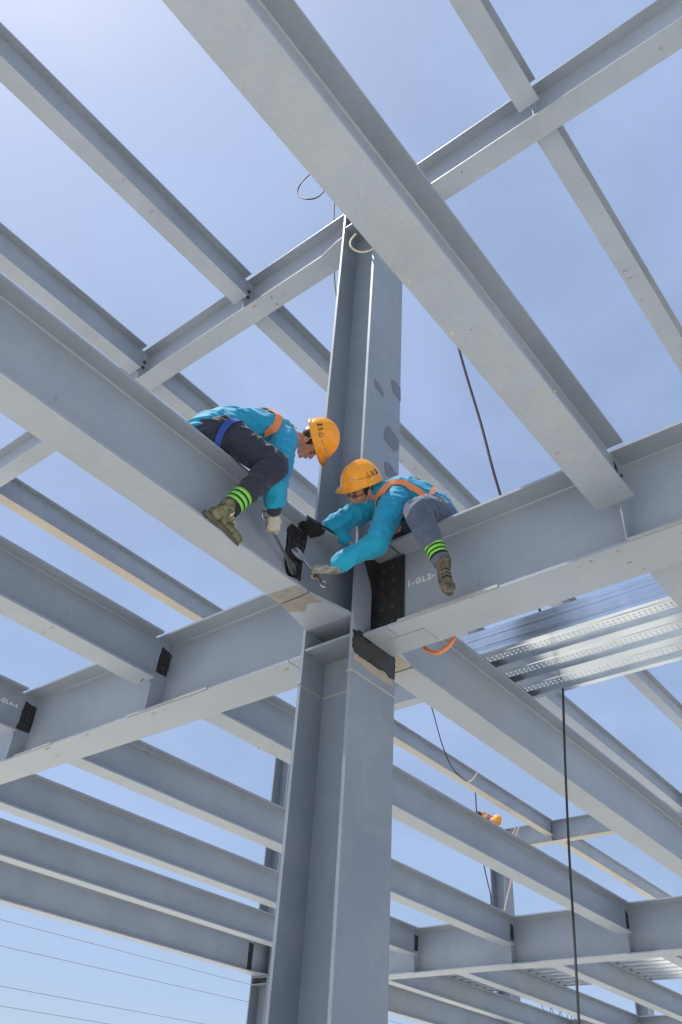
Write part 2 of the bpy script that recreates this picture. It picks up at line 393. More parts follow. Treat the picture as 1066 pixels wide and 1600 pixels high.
# splice of the left main beam being bolted up
P = [px(u, v, y=3.5435) for u, v in ((449, 824), (470, 815), (480, 828), (479, 850), (473, 862), (471, 880), (466, 904), (447, 897), (444, 872), (449, 850))]
slab('black_paint', M['black'], mainL, jag(P, 0.014, 0.016, 14), (0,-1,0), 0.004)
slab('splice_plate', M['black'], mainL, [Vector((3.515, 3.539, 3.75)), Vector((3.645, 3.539, 3.75)), Vector((3.645, 3.539, 3.42)), Vector((3.515, 3.539, 3.42))], (0,-1,0), 0.008)
bolts(mainL, [(x, 3.529, z) for x in (3.555, 3.61) for z in (3.43, 3.51, 3.59, 3.67, 3.74)], (0,-1,0), M['bolt'], 0.018, 0.022)
P = [Vector((x, y, ZT+0.0005)) for x, y in ((3.50, 3.43), (3.80, 3.43), (3.84, 3.55), (3.75, 3.66), (3.5, 3.66))]
slab('black_paint', M['black'], mainL, jag(P, 0.012, 0.04, 16), (0,0,1), 0.012)
P = [Vector((3.52, 3.4175, ZT-0.028)), Vector((3.60, 3.4175, ZT-0.005)), Vector((3.84, 3.375, ZT-0.005)), Vector((3.84, 3.375, ZT+0.012)), Vector((3.52, 3.4175, ZT+0.012))]
slab('black_paint', M['black'], mainL, P, (0,-1,0), 0.004)
P = [px(u, v, z=ZT-TF-0.0005) for u, v in ((468, 817), (484, 811), (497, 818), (507, 828), (502, 836), (487, 840), (474, 833), (464, 826))]
slab('black_paint', M['black'], mainL, jag(P, 0.012, 0.016, 17), (0,0,-1), 0.003)
P = [Vector((x, y, ZM-0.0005)) for x, y in ((3.50, 3.425), (3.611, 3.425), (3.611, 3.675), (3.48, 3.675))]
slab('bare_primer', M['bare'], mainL, jag(P, 0.004, 0.05, 18), (0,0,-1), 0.002)
P = [Vector((x, y, ZM-0.0005)) for x, y in ((3.63, 3.425), (3.77, 3.40), (3.72, 3.50), (3.79, 3.60), (3.73, 3.70), (3.63, 3.675))]
slab('bare_primer', M['bare'], colM, jag(P, 0.005, 0.03, 19), (0,0,-1), 0.002)
box('backing_bar', M['bolt'], colM, 3.6125, 3.6275, 3.42, 3.68, ZM+0.004, ZM+0.012)
# right main beam splice
P = [Vector((x, y, ZM-0.0005)) for x, y in ((4.60, 3.40), (4.875, 3.425), (4.875, 3.675), (4.62, 3.70))]
slab('rust_stain', M['rust'], colM, P, (0,0,-1), 0.002)
P = [Vector((x, y, ZM-0.0005)) for x, y in ((4.90, 3.425), (5.06, 3.425), (5.0, 3.52), (5.04, 3.6), (4.97, 3.675), (4.90, 3.675))]
slab('bare_primer', M['weld'], mainR, jag(P, 0.008, 0.03, 20), (0,0,-1), 0.002)
# black splice line on the lowest beam near the distant column
P = [Vector((13.60, ROWE-0.0065, z)) for z in (3.33,)] + [Vector((13.72, ROWE-0.0065, 3.33)), Vector((13.72, ROWE-0.0065, 3.84)), Vector((13.58, ROWE-0.0065, 3.85))]
slab('black_paint', M['black'], mainE, jag(P, 0.015, 0.08, 23), (0,-1,0), 0.004)

# tape / plate outline on the right girder's underside
def under(pp, z): return [px(u, v, z=z) for u, v in pp]
P = under(((606,1000),(662,982),(685,999),(640,1016)), ZB-0.0005)
slab('backing_plate', M['steel'], girders['right'], P, (0,0,-1), 0.004)

# ---- upper level
def rj(label, x0, x1, yc, group='upper level joists'):
    return ibeam('upper_joist', label, 'x', x0, x1, yc, 0.23, RT, RJ, 'joist', group, web0=0.1 if x0 > 0 else 0, web1=0.1, weld=False, tw=0.01, tf=0.016)
RA0, RA1, RB0, RB1, RC0, RC1 = -6.0, 4.09, 4.43, 14.09, 14.43, 24.09
R0, R1, R2, R3, R4 = 1.455, 5.53, 7.565, 9.58, 11.66
ug = 'upper level girders'
def rgird(label, xc, y0, y1):
    t = ibeam('upper_girder', label, 'y', y0, y1, xc, 0.26, RT, RB, 'girder', ug, weld=False, tw=0.01, tf=0.016)
    for yc in (R0, R1, R2, R3, R4):
        if y0 < yc < y1:
            for xa, xb in ((xc-0.126, xc-0.005), (xc+0.005, xc+0.126)):
                box('stiffener', M['steel'], t, xa, xb, yc-0.015, yc-0.0055, RB+0.016, RT-0.016)
    return t
rg1 = rgird('pale upper girder running left from the top of the central column', 4.26, 3.82, 13.27)
rg2 = rgird('pale upper girder crossing the top right corner', 4.26, -6.5, 3.30)
rg3 = rgird('small upper girder end glimpsed right of the column below the floor girder', 14.26, 3.82, 13.27)
rg4 = rgird('far upper girder at lower right with the crouching worker at its end', 24.26, 3.82, 13.27)
for yc in (R1, R2):
    bolts(rg1, [(4.175, yc-0.0155, z) for z in (8.84, 8.95)], (0,-1,0), M['rustbolt'], 0.026, 0.024)
for yc in (R4,):
    bolts(rg4, [(24.175, yc-0.0155, z) for z in (8.84, 8.93, 9.02)], (0,-1,0), M['rustbolt'], 0.026, 0.024)
rj('upper joist descending from the left edge near the top, meeting the upper left girder', RA0, RA1, R1)
rj('upper joist from the left edge directly above the left main beam', RA0, RA1, R2)
rj('upper joist at the top right, coming down from the top edge', RA0, RA1, R0)
rj('upper joist hidden above the left main beam', RA0, RA1, R3)
rj('upper joist running down to the right edge from the top right girder', RB0, RB1, R0)
rj('upper joist passing behind the column, beside the seated workers', RB0, RB1, R1)
rj('upper joist just above the left worker, behind his back', RB0, RB1, R2)
rj('upper joist mostly hidden behind the left main beam', RB0, RB1, R3)
rj('upper joist with tan underside, left of the column below the main beam', RB0, RB1, R4)
rj('upper joist at the right edge below the decking bundle', RC0, RC1, R1)
rj('upper joist below the decking bundle, running just above the right main beam', RC0, RC1, R2)
rj('upper joist mostly hidden behind the right main beam', RC0, RC1, R3)
rj('upper joist below the right main beam, ending at the far upper girder', RC0, RC1, R4)
rj('farthest upper joist, beyond the far upper girder at lower right', 24.43, 34.0, R4)
rj('farthest upper joist tip at the right edge, in line with the one above', 24.43, 34.0, R2)
ibeam('upper_main_beam', 'upper main beam hidden behind the overhead joist', 'x', -6, 3.98, 3.55, 0.24, RT, 8.6, 'beam', 'upper main beams', weld=False)
ibeam('upper_main_beam', 'upper main beam hidden behind the right floor girder', 'x', 4.53, 13.98, 3.55, 0.24, RT, 8.6, 'beam', 'upper main beams', weld=False)
M['bouncesteel'] = steel('ground_bounce_steel', (0.40, 0.365, 0.31), 0.4)  # warm light bounced off the ground, painted into the colour of these bottom flanges
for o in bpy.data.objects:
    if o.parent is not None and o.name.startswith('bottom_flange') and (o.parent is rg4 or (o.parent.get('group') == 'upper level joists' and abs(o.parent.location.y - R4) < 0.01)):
        o.data.materials.clear(); o.data.materials.append(M['bouncesteel'])
# connection at the column top: widened flange of the upper left girder and brown bolts
P = [Vector(p) for p in ((4.13, 4.22, RB-0.001), (4.085, 3.97, RB-0.001), (4.07, 3.80, RB-0.001), (4.39, 3.80, RB-0.001), (4.39, 4.22, RB-0.001))]
slab('haunch_plate', M['steel'], colM, P, (0,0,1), 0.016)
bolts(rg1, [(4.253, y, z) for y in (3.90, 4.0) for z in (8.66, 8.74, 8.82, 8.90, 8.98)], (-1,0,0), M['rustbolt'], 0.026, 0.03)
slab('splice_plate', M['bare'], rg1, [Vector((4.2545, y, z)) for y, z in ((3.83, 8.62), (4.06, 8.62), (4.06, 9.04), (3.83, 9.04))], (-1,0,0), 0.008)

# rust marks and scrapes on undersides, each on the beam that carries it
M['rustmark'] = mottled('rust_mark', (0.27, 0.19, 0.12), (0.40, 0.34, 0.26), 30, 0.8, 0.2)
M['scrape'] = mottled('dark_scrape', (0.12, 0.10, 0.09), (0.25, 0.22, 0.19), 40, 0.7, 0.2)
M['greenmark'] = mottled('yellow_green_crayon', (0.38, 0.44, 0.34), (0.44, 0.48, 0.34), 30, 0.8, 0.1)
def bl(lab): return [o for o in bpy.data.objects if o.get('label', '') == lab][0]
FGJ = bl('wide grey joist crossing overhead from the top edge down to the right girder')
J1L = bl('grey joist at left bolted to the left girder nearest the column, black paint patch')
RJC = bl('upper joist running down to the right edge from the top right girder')
RJA = bl('upper joist descending from the left edge near the top, meeting the upper left girder')
RJ1B = bl('upper joist passing behind the column, beside the seated workers')
J1B = bl('topmost of the parallel grey joists behind the column, ending at the lower right girder')
rnd2 = random.Random(11)
for par, z, marks in ((FGJ, ZJ, ((866, 612, 9, 3, 'rustmark'), (872, 708, 8, 4, 'rustmark'), (683, 376, 4, 2, 'rustmark'), (736, 515, 3, 2, 'scrape'), (843, 610, 12, 3, 'greenmark'), (706, 520, 5, 10, 'greenmark'), (640, 440, 4, 9, 'greenmark'))),
                      (J1L, ZJ, ((69, 988, 5, 2, 'rustmark'), (81, 981, 6, 2, 'rustmark'), (222, 1063, 7, 3, 'scrape'))),
                      (girders['left'], ZB, ((136, 1148, 8, 2, 'rustmark'), (74, 1170, 9, 2, 'scrape'), (90, 1181, 9, 1.5, 'rustmark'), (240, 1115, 8, 2, 'rustmark'), (258, 1109, 5, 2, 'rustmark'), (448, 1046, 7, 3, 'rustmark'))),
                      (girders['right'], ZB, ((966, 861, 7, 3, 'rustmark'), (984, 879, 6, 1.5, 'scrape'), (1007, 889, 5, 3, 'rustmark'), (923, 877, 6, 1.5, 'scrape'), (905, 886, 5, 1.3, 'rustmark'))),
                      (J1B, ZJ, ((404, 1170, 5, 2, 'rustmark'), (427, 1165, 6, 2, 'rustmark'))),
                      (RJC, RJ, ((910, 280, 2.5, 1.5, 'scrape'), (938, 334, 8, 1.5, 'rustmark'), (978, 423, 9, 1.2, 'scrape'), (985, 434, 10, 1.2, 'scrape'), (1003, 468, 5, 1.2, 'scrape'), (1000, 430, 8, 1.2, 'rustmark'))),
                      (RJA, RJ, ((193, 280, 6, 3, 'rustmark'), (183, 298, 4, 2, 'rustmark'), (222, 302, 3, 1.5, 'scrape'), (237, 330, 5, 4, 'rustmark'))),
                      (RJ1B, RJ, ((628, 720, 6, 1.2, 'scrape'), (648, 733, 5, 1, 'scrape'), (681, 770, 5, 2, 'rustmark'))),
                      (rg1, RB, ((425, 465, 2, 6, 'scrape'), (433, 475, 2, 4, 'scrape'), (398, 478, 9, 4, 'rustmark'))),
                      (rg2, RB, ((722, 268, 2.5, 6, 'scrape'), (1033, 75, 4, 12, 'rustmark')))):
    for k, (u, v, a, b, mt) in enumerate(marks):
        n = 11; an = -0.45
        pp = []
        for q in range(n):
            th = 2*math.pi*q/n; rr = rnd2.uniform(0.6, 1.15)
            x, y = a*math.cos(th)*rr*0.62, b*math.sin(th)*rr*0.5
            pp.append(px(u + x*math.cos(an) - y*math.sin(an), v + x*math.sin(an) + y*math.cos(an), z=z-0.0006))
        slab({'rustmark': 'rust_mark', 'scrape': 'scrape_mark', 'greenmark': 'crayon_mark'}[mt], M[mt], par, pp, (0, 0, -1), 0.0008)

# ------------------------------------------------------------------ decking bundle and far decking
def deck_profile(w, ribs, h=0.060, lip=0.020):
    pitch = w/ribs; P = [(0, lip), (0, 0)]
    for k in range(ribs):
        x = k*pitch
        P += [(x+pitch*0.12, 0), (x+pitch*0.15, 0.008), (x+pitch*0.18, 0), (x+pitch*0.50, 0), (x+pitch*0.53, h), (x+pitch*0.80, h), (x+pitch*0.83, 0)]
    P += [(w, 0), (w, lip)]
    return P
def deck_mesh(w, ribs, length, dents=True):
    bm = bmesh.new(); P = deck_profile(w, ribs)
    ny = 10
    rows = [[bm.verts.new((x, length*j/ny, z)) for x, z in P] for j in range(ny+1)]
    for j in range(ny):
        for i in range(len(P)-1): bm.faces.new([rows[j][i], rows[j][i+1], rows[j+1][i+1], rows[j+1][i]])
    bm.normal_update()
    r = bmesh.ops.solidify(bm, geom=bm.faces[:], thickness=0.0012)
    me = bpy.data.meshes.new('decking_sheet'); bm.to_mesh(me); bm.free(); return me
def dents_mesh(w, ribs, length, step=0.045):
    bm = bmesh.new(); pitch = w/ribs; h = 0.055
    n = int(length/step)
    for k in range(ribs):
        for (fx, fz) in ((0.30, 0.0), (0.43, 0.0)):
            for j in range(n):
                c = Vector((pitch*(k+fx), step*(j+0.5), fz))
                s = bmesh.ops.create_icosphere(bm, subdivisions=1, radius=0.5, matrix=Matrix.Translation(c) @ Matrix.Diagonal((0.030, 0.026, 0.016, 1)))
    me = bpy.data.meshes.new('embossment'); bm.to_mesh(me); bm.free()
    for p in me.polygons: p.use_smooth = True
    return me
DX0, DY0, DW, DL, NS = 5.965, 0.75, 1.04, 2.88, 11
dm = deck_mesh(DW, 3, DL); dm.materials.append(M['zinc'])
em = dents_mesh(DW, 3, DL); em.materials.append(M['zinc'])
for i in range(NS):
    lab = 'galvanised decking sheet in the middle of the stack, only its thin edge showing'
    if i == 0: lab = 'lowest galvanised ribbed decking sheet of the bundle, embossed underside showing'
    if i == NS-1: lab = 'topmost galvanised decking sheet of the bundle behind the right floor girder'
    o = bpy.data.objects.new('decking_sheet', dm); COL.objects.link(o)
    o.location = (DX0 + random.uniform(-0.007, 0.007), DY0 + random.uniform(-0.03, 0.012), ZT + 0.004 + i*0.0225)
    tag(o, lab, 'decking sheet', 'decking sheets in the bundle')
    if i == 0:
        e = bpy.data.objects.new('embossments', em); COL.objects.link(e); e.parent = o; e['kind'] = 'stuff'
fm = deck_mesh(1.0, 3, 4.0); fm.materials.append(M['zinc'])
k = 0
fl = ['left sheet of the far floor decking, nearest row', 'left sheet of the far floor decking, farther row', 'middle sheet of the far floor decking, nearest row', 'middle sheet of the far floor decking, farther row', 'right sheet of the far floor decking, nearest row', 'right sheet of the far floor decking, farther row']
for y0 in (9.6, 5.6, 1.6):
    for x0 in (18.05, 19.06):
        o = bpy.data.objects.new('decking_sheet', fm); COL.objects.link(o); o.location = (x0, y0, ZT+0.004)
        tag(o, 'silver ' + fl[k] + ' seen between joists', 'decking sheet', 'far floor decking sheets'); k += 1

# ------------------------------------------------------------------ ropes, cables, power lines
def cable(name, label, cat, pts, r, mat, seg=6, n=8, group=None):
    bm = bmesh.new(); tube(bm, spline(pts, n), r, seg)
    o = mk(name, bm, mat, None, True); return tag(o, label, cat, group)
a = px(649, 285, z=8.70); b = px(782, 770, x=5.4); c = px(846, 958, x=6.25); 
cable('hoist_cord', 'dark cord with a red strand slanting behind the overhead joist to the right floor girder', 'cord', [a, px(717, 541, x=4.95), px(752, 660, x=5.2), b, c, px(849, 968, x=6.25)], 0.008, M['cable'])
cable('red_cord', 'thin red strand twisted along the dark slanting cord', 'cord', [p + Vector((-0.012, 0.010, 0)) for p in (a, px(717, 541, x=4.95), px(752, 660, x=5.2), b, c, px(849, 968, x=6.25))], 0.0045, M['redcable'])
top = px(880, 1078, z=3.885); g0 = px(905, 1600, x=6.6)
cable('hanging_rope', 'thick dark rope hanging from the decking bundle down past the lower right', 'rope', [top, px(883, 1180, x=6.97), px(889, 1320, x=6.86), px(898, 1470, x=6.72), g0, g0 + (g0 - px(898, 1470, x=6.72))*1.2], 0.0115, M['cable'])
cable('wire_loop', 'black wire loop sticking out left of the overhead joist near the column top', 'wire', [px(492, 262, x=4.3), px(483, 273, x=4.25), px(472, 284, x=4.2), px(465, 298, x=4.2), px(468, 307, x=4.2), px(480, 311, x=4.2), px(494, 309, x=4.25), px(505, 300, x=4.3), px(510, 290, x=4.3)], 0.010, M['cable'])
cable('hanging_wire', 'black wire hanging down behind the upper left girder beside the column', 'wire', [px(524, 300, x=4.6), px(522, 330, x=4.6), px(522, 400, x=4.6), px(523, 440, x=4.6), px(527, 475, x=4.6), px(530, 520, x=4.6)], 0.010, M['cable'])
cable('cable_coil', 'pale cable loop drooping in the recess at the top of the central column', 'cable', [px(556, 366, y=3.5), px(548, 376, y=3.45), px(549, 386, y=3.4), px(560, 393, y=3.35), px(572, 393, y=3.30), px(583, 388, y=3.28), px(592, 376, y=3.28)], 0.010, M['palerope'])
cable('thin_line', 'thin black line drooping over the upper joist right of the column', 'line', [px(672, 1100, x=13.9), px(677, 1113, x=13.9), px(690, 1160, x=13.9), px(704, 1195, x=13.9), px(720, 1214, x=13.9), px(732, 1222, x=13.9)], 0.012, M['cable'])
cable('pale_line_end', 'pale frayed end of the thin line on the upper joist', 'line', [px(732, 1222, x=13.9), px(738, 1219, x=13.9), px(742, 1214, x=13.9), px(746, 1208, x=13.9)], 0.016, M['palerope'])
cable('thin_line', 'short black line rising behind the far crouching worker', 'line', [px(740, 1225, x=24), px(743, 1240, x=24), px(745, 1270, x=24), px(748, 1300, x=24), px(756, 1350, x=24), px(762, 1378, x=24), px(767, 1400, x=24), px(768, 1430, x=24)], 0.020, M['cable'])
cable('pale_rope', 'pale rope hanging beside the distant column under the far worker', 'rope', [px(800, 1370, x=23.9), px(797, 1385, x=23.9), px(792, 1405, x=23.9), px(788, 1424, x=23.9)], 0.025, M['palerope'])
for k, (u, v, w) in enumerate(((806, 1294, 797), (812, 1292, 806))):
    cable('rope_knot', 'pale rope turn knotted over the far upper girder, %s one' % ('left' if k == 0 else 'right'), 'rope', [px(u, v, x=23.9), px(u-3, v+6, x=23.9), px(w+1, v+14, x=23.9), px(w+2, v+20, x=23.9)], 0.02, M['palerope'])
rnd = random.Random(4); bm = bmesh.new()
for k in range(9):
    u0 = 846 + k*6.8
    P = [px(u0+rnd.uniform(-3, 3), 1561+k*1.9+rnd.uniform(-3, 3), x=23.7), px(u0+rnd.uniform(-4, 6), 1569+k*1.9, x=23.7), px(u0+rnd.uniform(2, 9), 1576+k*1.4, x=23.7), px(u0+6, 1586+k*1.2, x=23.7)]
    tube(bm, spline(P, 5), 0.009, 4)
tag(mk('wire_tangle', bm, M['cable']), 'tangle of thin dark tie wire curling above the farthest joists at the bottom', 'wire')
for k, (v0, v1, w) in enumerate(((1437, 1515, 'uppermost'), (1478, 1546, 'second'), (1541, 1597, 'third'), (1572, 1622, 'lowest'))):
    A = px(0, v0, y=90); B = px(300, v1, y=90); d = B - A
    cable('power_line', '%s of the thin power lines crossing the sky at the bottom left' % w, 'power line', [A - d*1.5, A, A+d*0.5, B, B + d*1.6, B + d*4], 0.030, M['powerline'], 5, 4, 'power lines at the bottom left')

# ------------------------------------------------------------------ people
def cloth(name, c0, c1, scale=9, rough=0.8, fine=0.14):
    m, nt, b = principled(name, c0, rough)
    t = N(nt, 'ShaderNodeTexCoord'); n = noiseN(nt, t.outputs['Object'], scale, 5, 0.6)
    r = rampN(nt, n.outputs[0], [(0.3, c0), (0.7, c1)]); nt.links.new(r.outputs[0], b.inputs['Base Color'])
    n2 = noiseN(nt, t.outputs['Object'], 45, 4, 0.6, 0.5)
    bp = N(nt, 'ShaderNodeBump'); bp.inputs['Strength'].default_value = fine; bp.inputs['Distance'].default_value = 0.01
    nt.links.new(n2.outputs[0], bp.inputs['Height']); nt.links.new(bp.outputs[0], b.inputs['Normal'])
    b.inputs['Sheen Weight'].default_value = 0.15
    return m
M['teal'] = cloth('teal_workwear', (0.003, 0.26, 0.43), (0.005, 0.32, 0.51))
M['navy'] = cloth('navy_trousers', (0.013, 0.015, 0.030), (0.022, 0.025, 0.045))
M['slatecloth'] = cloth('slate_blue_trousers', (0.065, 0.085, 0.135), (0.095, 0.12, 0.175))
M['tan'] = cloth('brown_workwear', (0.35, 0.12, 0.05), (0.45, 0.2, 0.1))
M['skin'] = mottled('skin', (0.50, 0.24, 0.155), (0.56, 0.28, 0.185), 12, 0.55, 0.05)
M['lip'] = principled('lips', (0.42, 0.13, 0.10), 0.5)[0]
M['hair'] = principled('black_hair', (0.012, 0.011, 0.010), 0.45)[0]
M['helmet'] = principled('orange_helmet_plastic', (0.93, 0.35, 0.012), 0.24)[0]
M['rivet'] = principled('pale_rivet', (0.70, 0.58, 0.36), 0.4)[0]
M['ink'] = principled('black_print', (0.03, 0.02, 0.02), 0.5)[0]
M['redprint'] = principled('red_print', (0.6, 0.03, 0.03), 0.4)[0]
M['strap'] = cloth('orange_webbing', (0.75, 0.20, 0.06), (0.85, 0.27, 0.10), 20, 0.7)
M['bluestrap'] = principled('blue_webbing', (0.02, 0.06, 0.32), 0.7)[0]
M['neon'] = principled('neon_green_band', (0.20, 0.60, 0.06), 0.55)[0]
M['dark'] = principled('black_cloth', (0.012, 0.012, 0.014), 0.8)[0]
M['glove'] = mottled('grey_knit_glove', (0.42, 0.39, 0.35), (0.55, 0.51, 0.46), 30, 0.9, 0.4)
M['gloveblack'] = mottled('dirty_glove', (0.12, 0.11, 0.10), (0.46, 0.43, 0.40), 16, 0.9, 0.4)
M['camo'] = mottled('camouflage_canvas', (0.035, 0.05, 0.022), (0.20, 0.19, 0.11), 22, 0.85, 0.3, 0, 2)
M['brownshoe'] = mottled('dusty_brown_shoe', (0.06, 0.05, 0.04), (0.16, 0.135, 0.10), 18, 0.85, 0.3, 0, 3)
M['sole'] = mottled('rubber_sole', (0.05, 0.045, 0.035), (0.10, 0.09, 0.07), 20, 0.8, 0.3)
M['sock'] = principled('pale_sock', (0.62, 0.52, 0.50), 0.9)[0]
M['chrome'] = principled('worn_chrome', (0.42, 0.42, 0.42), 0.32, 0.85)[0]
M['lens'] = principled('dark_lens', (0.13, 0.07, 0.06), 0.15)[0]

def ring_loft(bm, C, RA, RB, side, seg=20):
    """closed lofted body through centres C with half width RA along side and half depth RB"""
    C = [Vector(c) for c in C]; rings = []
    for i, p in enumerate(C):
        t = (C[min(i+1, len(C)-1)] - C[max(i-1, 0)]).normalized()
        s = Vector(side[i] if isinstance(side, list) else side); s = (s - t*s.dot(t)).normalized(); n = t.cross(s)
        rings.append((p, s, n, RA[i], RB[i], t))
    a = rings[0]; b = rings[-1]
    R_ = [(a[0]-a[5]*min(a[3], a[4])*0.6, a[1], a[2], a[3]*0.65, a[4]*0.65, a[5])] + rings + [(b[0]+b[5]*min(b[3], b[4])*0.6, b[1], b[2], b[3]*0.65, b[4]*0.65, b[5])]
    V = []
    for p, s, n, ra, rb, t in R_:
        V.append([bm.verts.new(p + s*ra*math.cos(2*math.pi*k/seg) + n*rb*math.sin(2*math.pi*k/seg)) for k in range(seg)])
    for i in range(len(V)-1):
        for k in range(seg): bm.faces.new([V[i][k], V[i][(k+1) % seg], V[i+1][(k+1) % seg], V[i+1][k]])
    bm.faces.new(list(reversed(V[0]))); bm.faces.new(V[-1])
def limb(bm, P, Rr, n=5):
    """tapered limb with round joints"""
    P = [Vector(p) for p in P]
    for i in range(len(P)-1):
        for k in range(n+1):
            t = k/n
            if k == n and i < len(P)-2: continue
            r = Rr[i]*(1-t)+Rr[i+1]*t
            bmesh.ops.create_icosphere(bm, subdivisions=2, radius=r, matrix=Matrix.Translation(P[i].lerp(P[i+1], t)))
    # solid core between the balls
    for i in range(len(P)-1):
        d = (P[i+1]-P[i]); L_ = d.length
        if L_ < 1e-5: continue
        q = d.to_track_quat('Z', 'Y').to_matrix().to_4x4()
        bmesh.ops.create_cone(bm, cap_ends=True, segments=14, radius1=Rr[i]*0.995, radius2=Rr[i+1]*0.995, depth=L_, matrix=Matrix.Translation((P[i]+P[i+1])/2) @ q)
def ell(bm, c, r, M3=None, sub=3):
    m = Matrix.Translation(Vector(c))
    if M3 is not None: m = m @ M3.to_4x4()
    bmesh.ops.create_icosphere(bm, subdivisions=sub, radius=1.0, matrix=m @ Matrix.Diagonal((*r, 1)))
def fuse(name, bm, mat, parent, voxel=0.009, smooth=6, wrinkle=0.0, wscale=16, seed=0, world=True):
    """one continuous surface out of overlapping volumes"""
    me = bpy.data.meshes.new(name); bm.to_mesh(me); bm.free()
    o = bpy.data.objects.new(name, me); COL.objects.link(o)
    m = o.modifiers.new('r', 'REMESH'); m.mode = 'VOXEL'; m.voxel_size = voxel; m.use_smooth_shade = True
    m2 = o.modifiers.new('s', 'SMOOTH'); m2.iterations = smooth; m2.factor = 0.5
    dg = bpy.context.evaluated_depsgraph_get(); ev = o.evaluated_get(dg)
    me2 = bpy.data.meshes.new_from_object(ev); o.modifiers.clear(); o.data = me2; bpy.data.meshes.remove(me); me2.name = name
    if wrinkle:
        nr = [v.normal.copy() for v in me2.vertices]
        for v, nn in zip(me2.vertices, nr):
            p = v.co*wscale*0.62 + Vector((seed*3.1, seed*1.7, seed))
            q = Vector((p.x*0.75 + p.z*0.7, p.y*0.45 + p.z*0.2, p.z*1.1 - p.x*0.5)) + noise.noise_vector(p*0.35)*0.8
            a = 1-abs(noise.noise(q)); b = noise.noise(p*0.8)
            v.co += nn*(wrinkle*(a**4*2.3 - 1.0) + wrinkle*0.6*b)
    me2.materials.clear(); me2.materials.append(mat)
    for p in me2.polygons: p.use_smooth = True
    if parent is not None:
        if world:
            for v in me2.vertices: v.co -= parent.location
        o.parent = parent
    return o
def bvh_of(o):
    off = o.parent.location if o.parent else Vector()
    return BVHTree.FromPolygons([v.co + off for v in o.data.vertices], [p.vertices[:] for p in o.data.polygons])
def strap(name, mat, parent, trees, P, width=0.045, th=0.005, n=10, closed=False, lift=0.011):
    """webbing laid on the clothes along the way points"""
    pts = spline(P, n); V = []; prevn = None
    Q = []
    for p in pts:
        best = None
        for tr in trees:
            l, nn, i, d = tr.find_nearest(p)
            if l is not None and (best is None or d < best[2]): best = (l, nn, d)
        Q.append((best[0]+best[1]*lift, best[1]))
    S2 = []
    for i in range(len(Q)):
        a, b, c = Q[max(i-1, 0)], Q[i], Q[min(i+1, len(Q)-1)]
        S2.append(((a[0]+b[0]*2+c[0])/4, (a[1]+b[1]+c[1]).normalized()))
    for _ in range(5):
        S3 = list(S2)
        for i in range(1, len(S2)-1):
            p = (S2[i-1][0]+S2[i][0]*2+S2[i+1][0])/4; nn = (S2[i-1][1]+S2[i][1]*2+S2[i+1][1]).normalized()
            d = (S2[i][0]-p).dot(nn)
            S3[i] = (p + nn*max(0, d*0.8), nn)
        S2 = S3
    bm = bmesh.new(); rings = []
    for i, (p, nn) in enumerate(S2):
        t = (S2[min(i+1, len(S2)-1)][0]-S2[max(i-1, 0)][0]).normalized()
        s = t.cross(nn).normalized()
        rings.append([bm.verts.new(p+s*width/2), bm.verts.new(p+s*width/2+nn*th), bm.verts.new(p-s*width/2+nn*th), bm.verts.new(p-s*width/2)])
    for i in range(len(rings)-1):
        for k in range(4): bm.faces.new([rings[i][k], rings[i][(k+1) % 4], rings[i+1][(k+1) % 4], rings[i+1][k]])
    bm.faces.new(rings[0]); bm.faces.new(rings[-1])
    for v in bm.verts: v.co -= parent.location
    return mk(name, bm, mat, parent)

def frame(u, w):
    """head frame: columns right, forward, up"""
    u = Vector(u).normalized(); w = Vector(w); w = (w - u*w.dot(u)).normalized(); r = w.cross(u).normalized()
    return Matrix((r, w, u)).transposed()
HS = 1.13
def head_volumes(bm, c, F):
    c = Vector(c)
    def e(p, r): ell(bm, c + F @ (Vector(p)*HS), [x*HS for x in r], F)
    e((0, -0.008, 0.045), (0.076, 0.096, 0.083))       # skull
    e((0, 0.030, -0.010), (0.063, 0.062, 0.075))       # face
    e((0, 0.042, -0.070), (0.040, 0.042, 0.036))       # jaw and chin
    e((0, 0.070, -0.094), (0.017, 0.014, 0.013))       # chin point
    e((0, 0.078, 0.022), (0.050, 0.014, 0.012))        # brow
    e((0, 0.098, -0.018), (0.011, 0.018, 0.020))       # nose
    e((0, 0.090, 0.000), (0.008, 0.014, 0.022))
    e((0.014, 0.088, -0.030), (0.008, 0.010, 0.008)); e((-0.014, 0.088, -0.030), (0.008, 0.010, 0.008))
    e((0, 0.086, -0.056), (0.024, 0.011, 0.010))       # mouth mound
    for s in (-1, 1):
        e((s*0.044, 0.060, -0.020), (0.022, 0.024, 0.020))   # cheeks
        e((s*0.079, -0.006, -0.005), (0.009, 0.020, 0.032))  # ears
        e((s*0.084, -0.012, 0.008), (0.008, 0.014, 0.018))
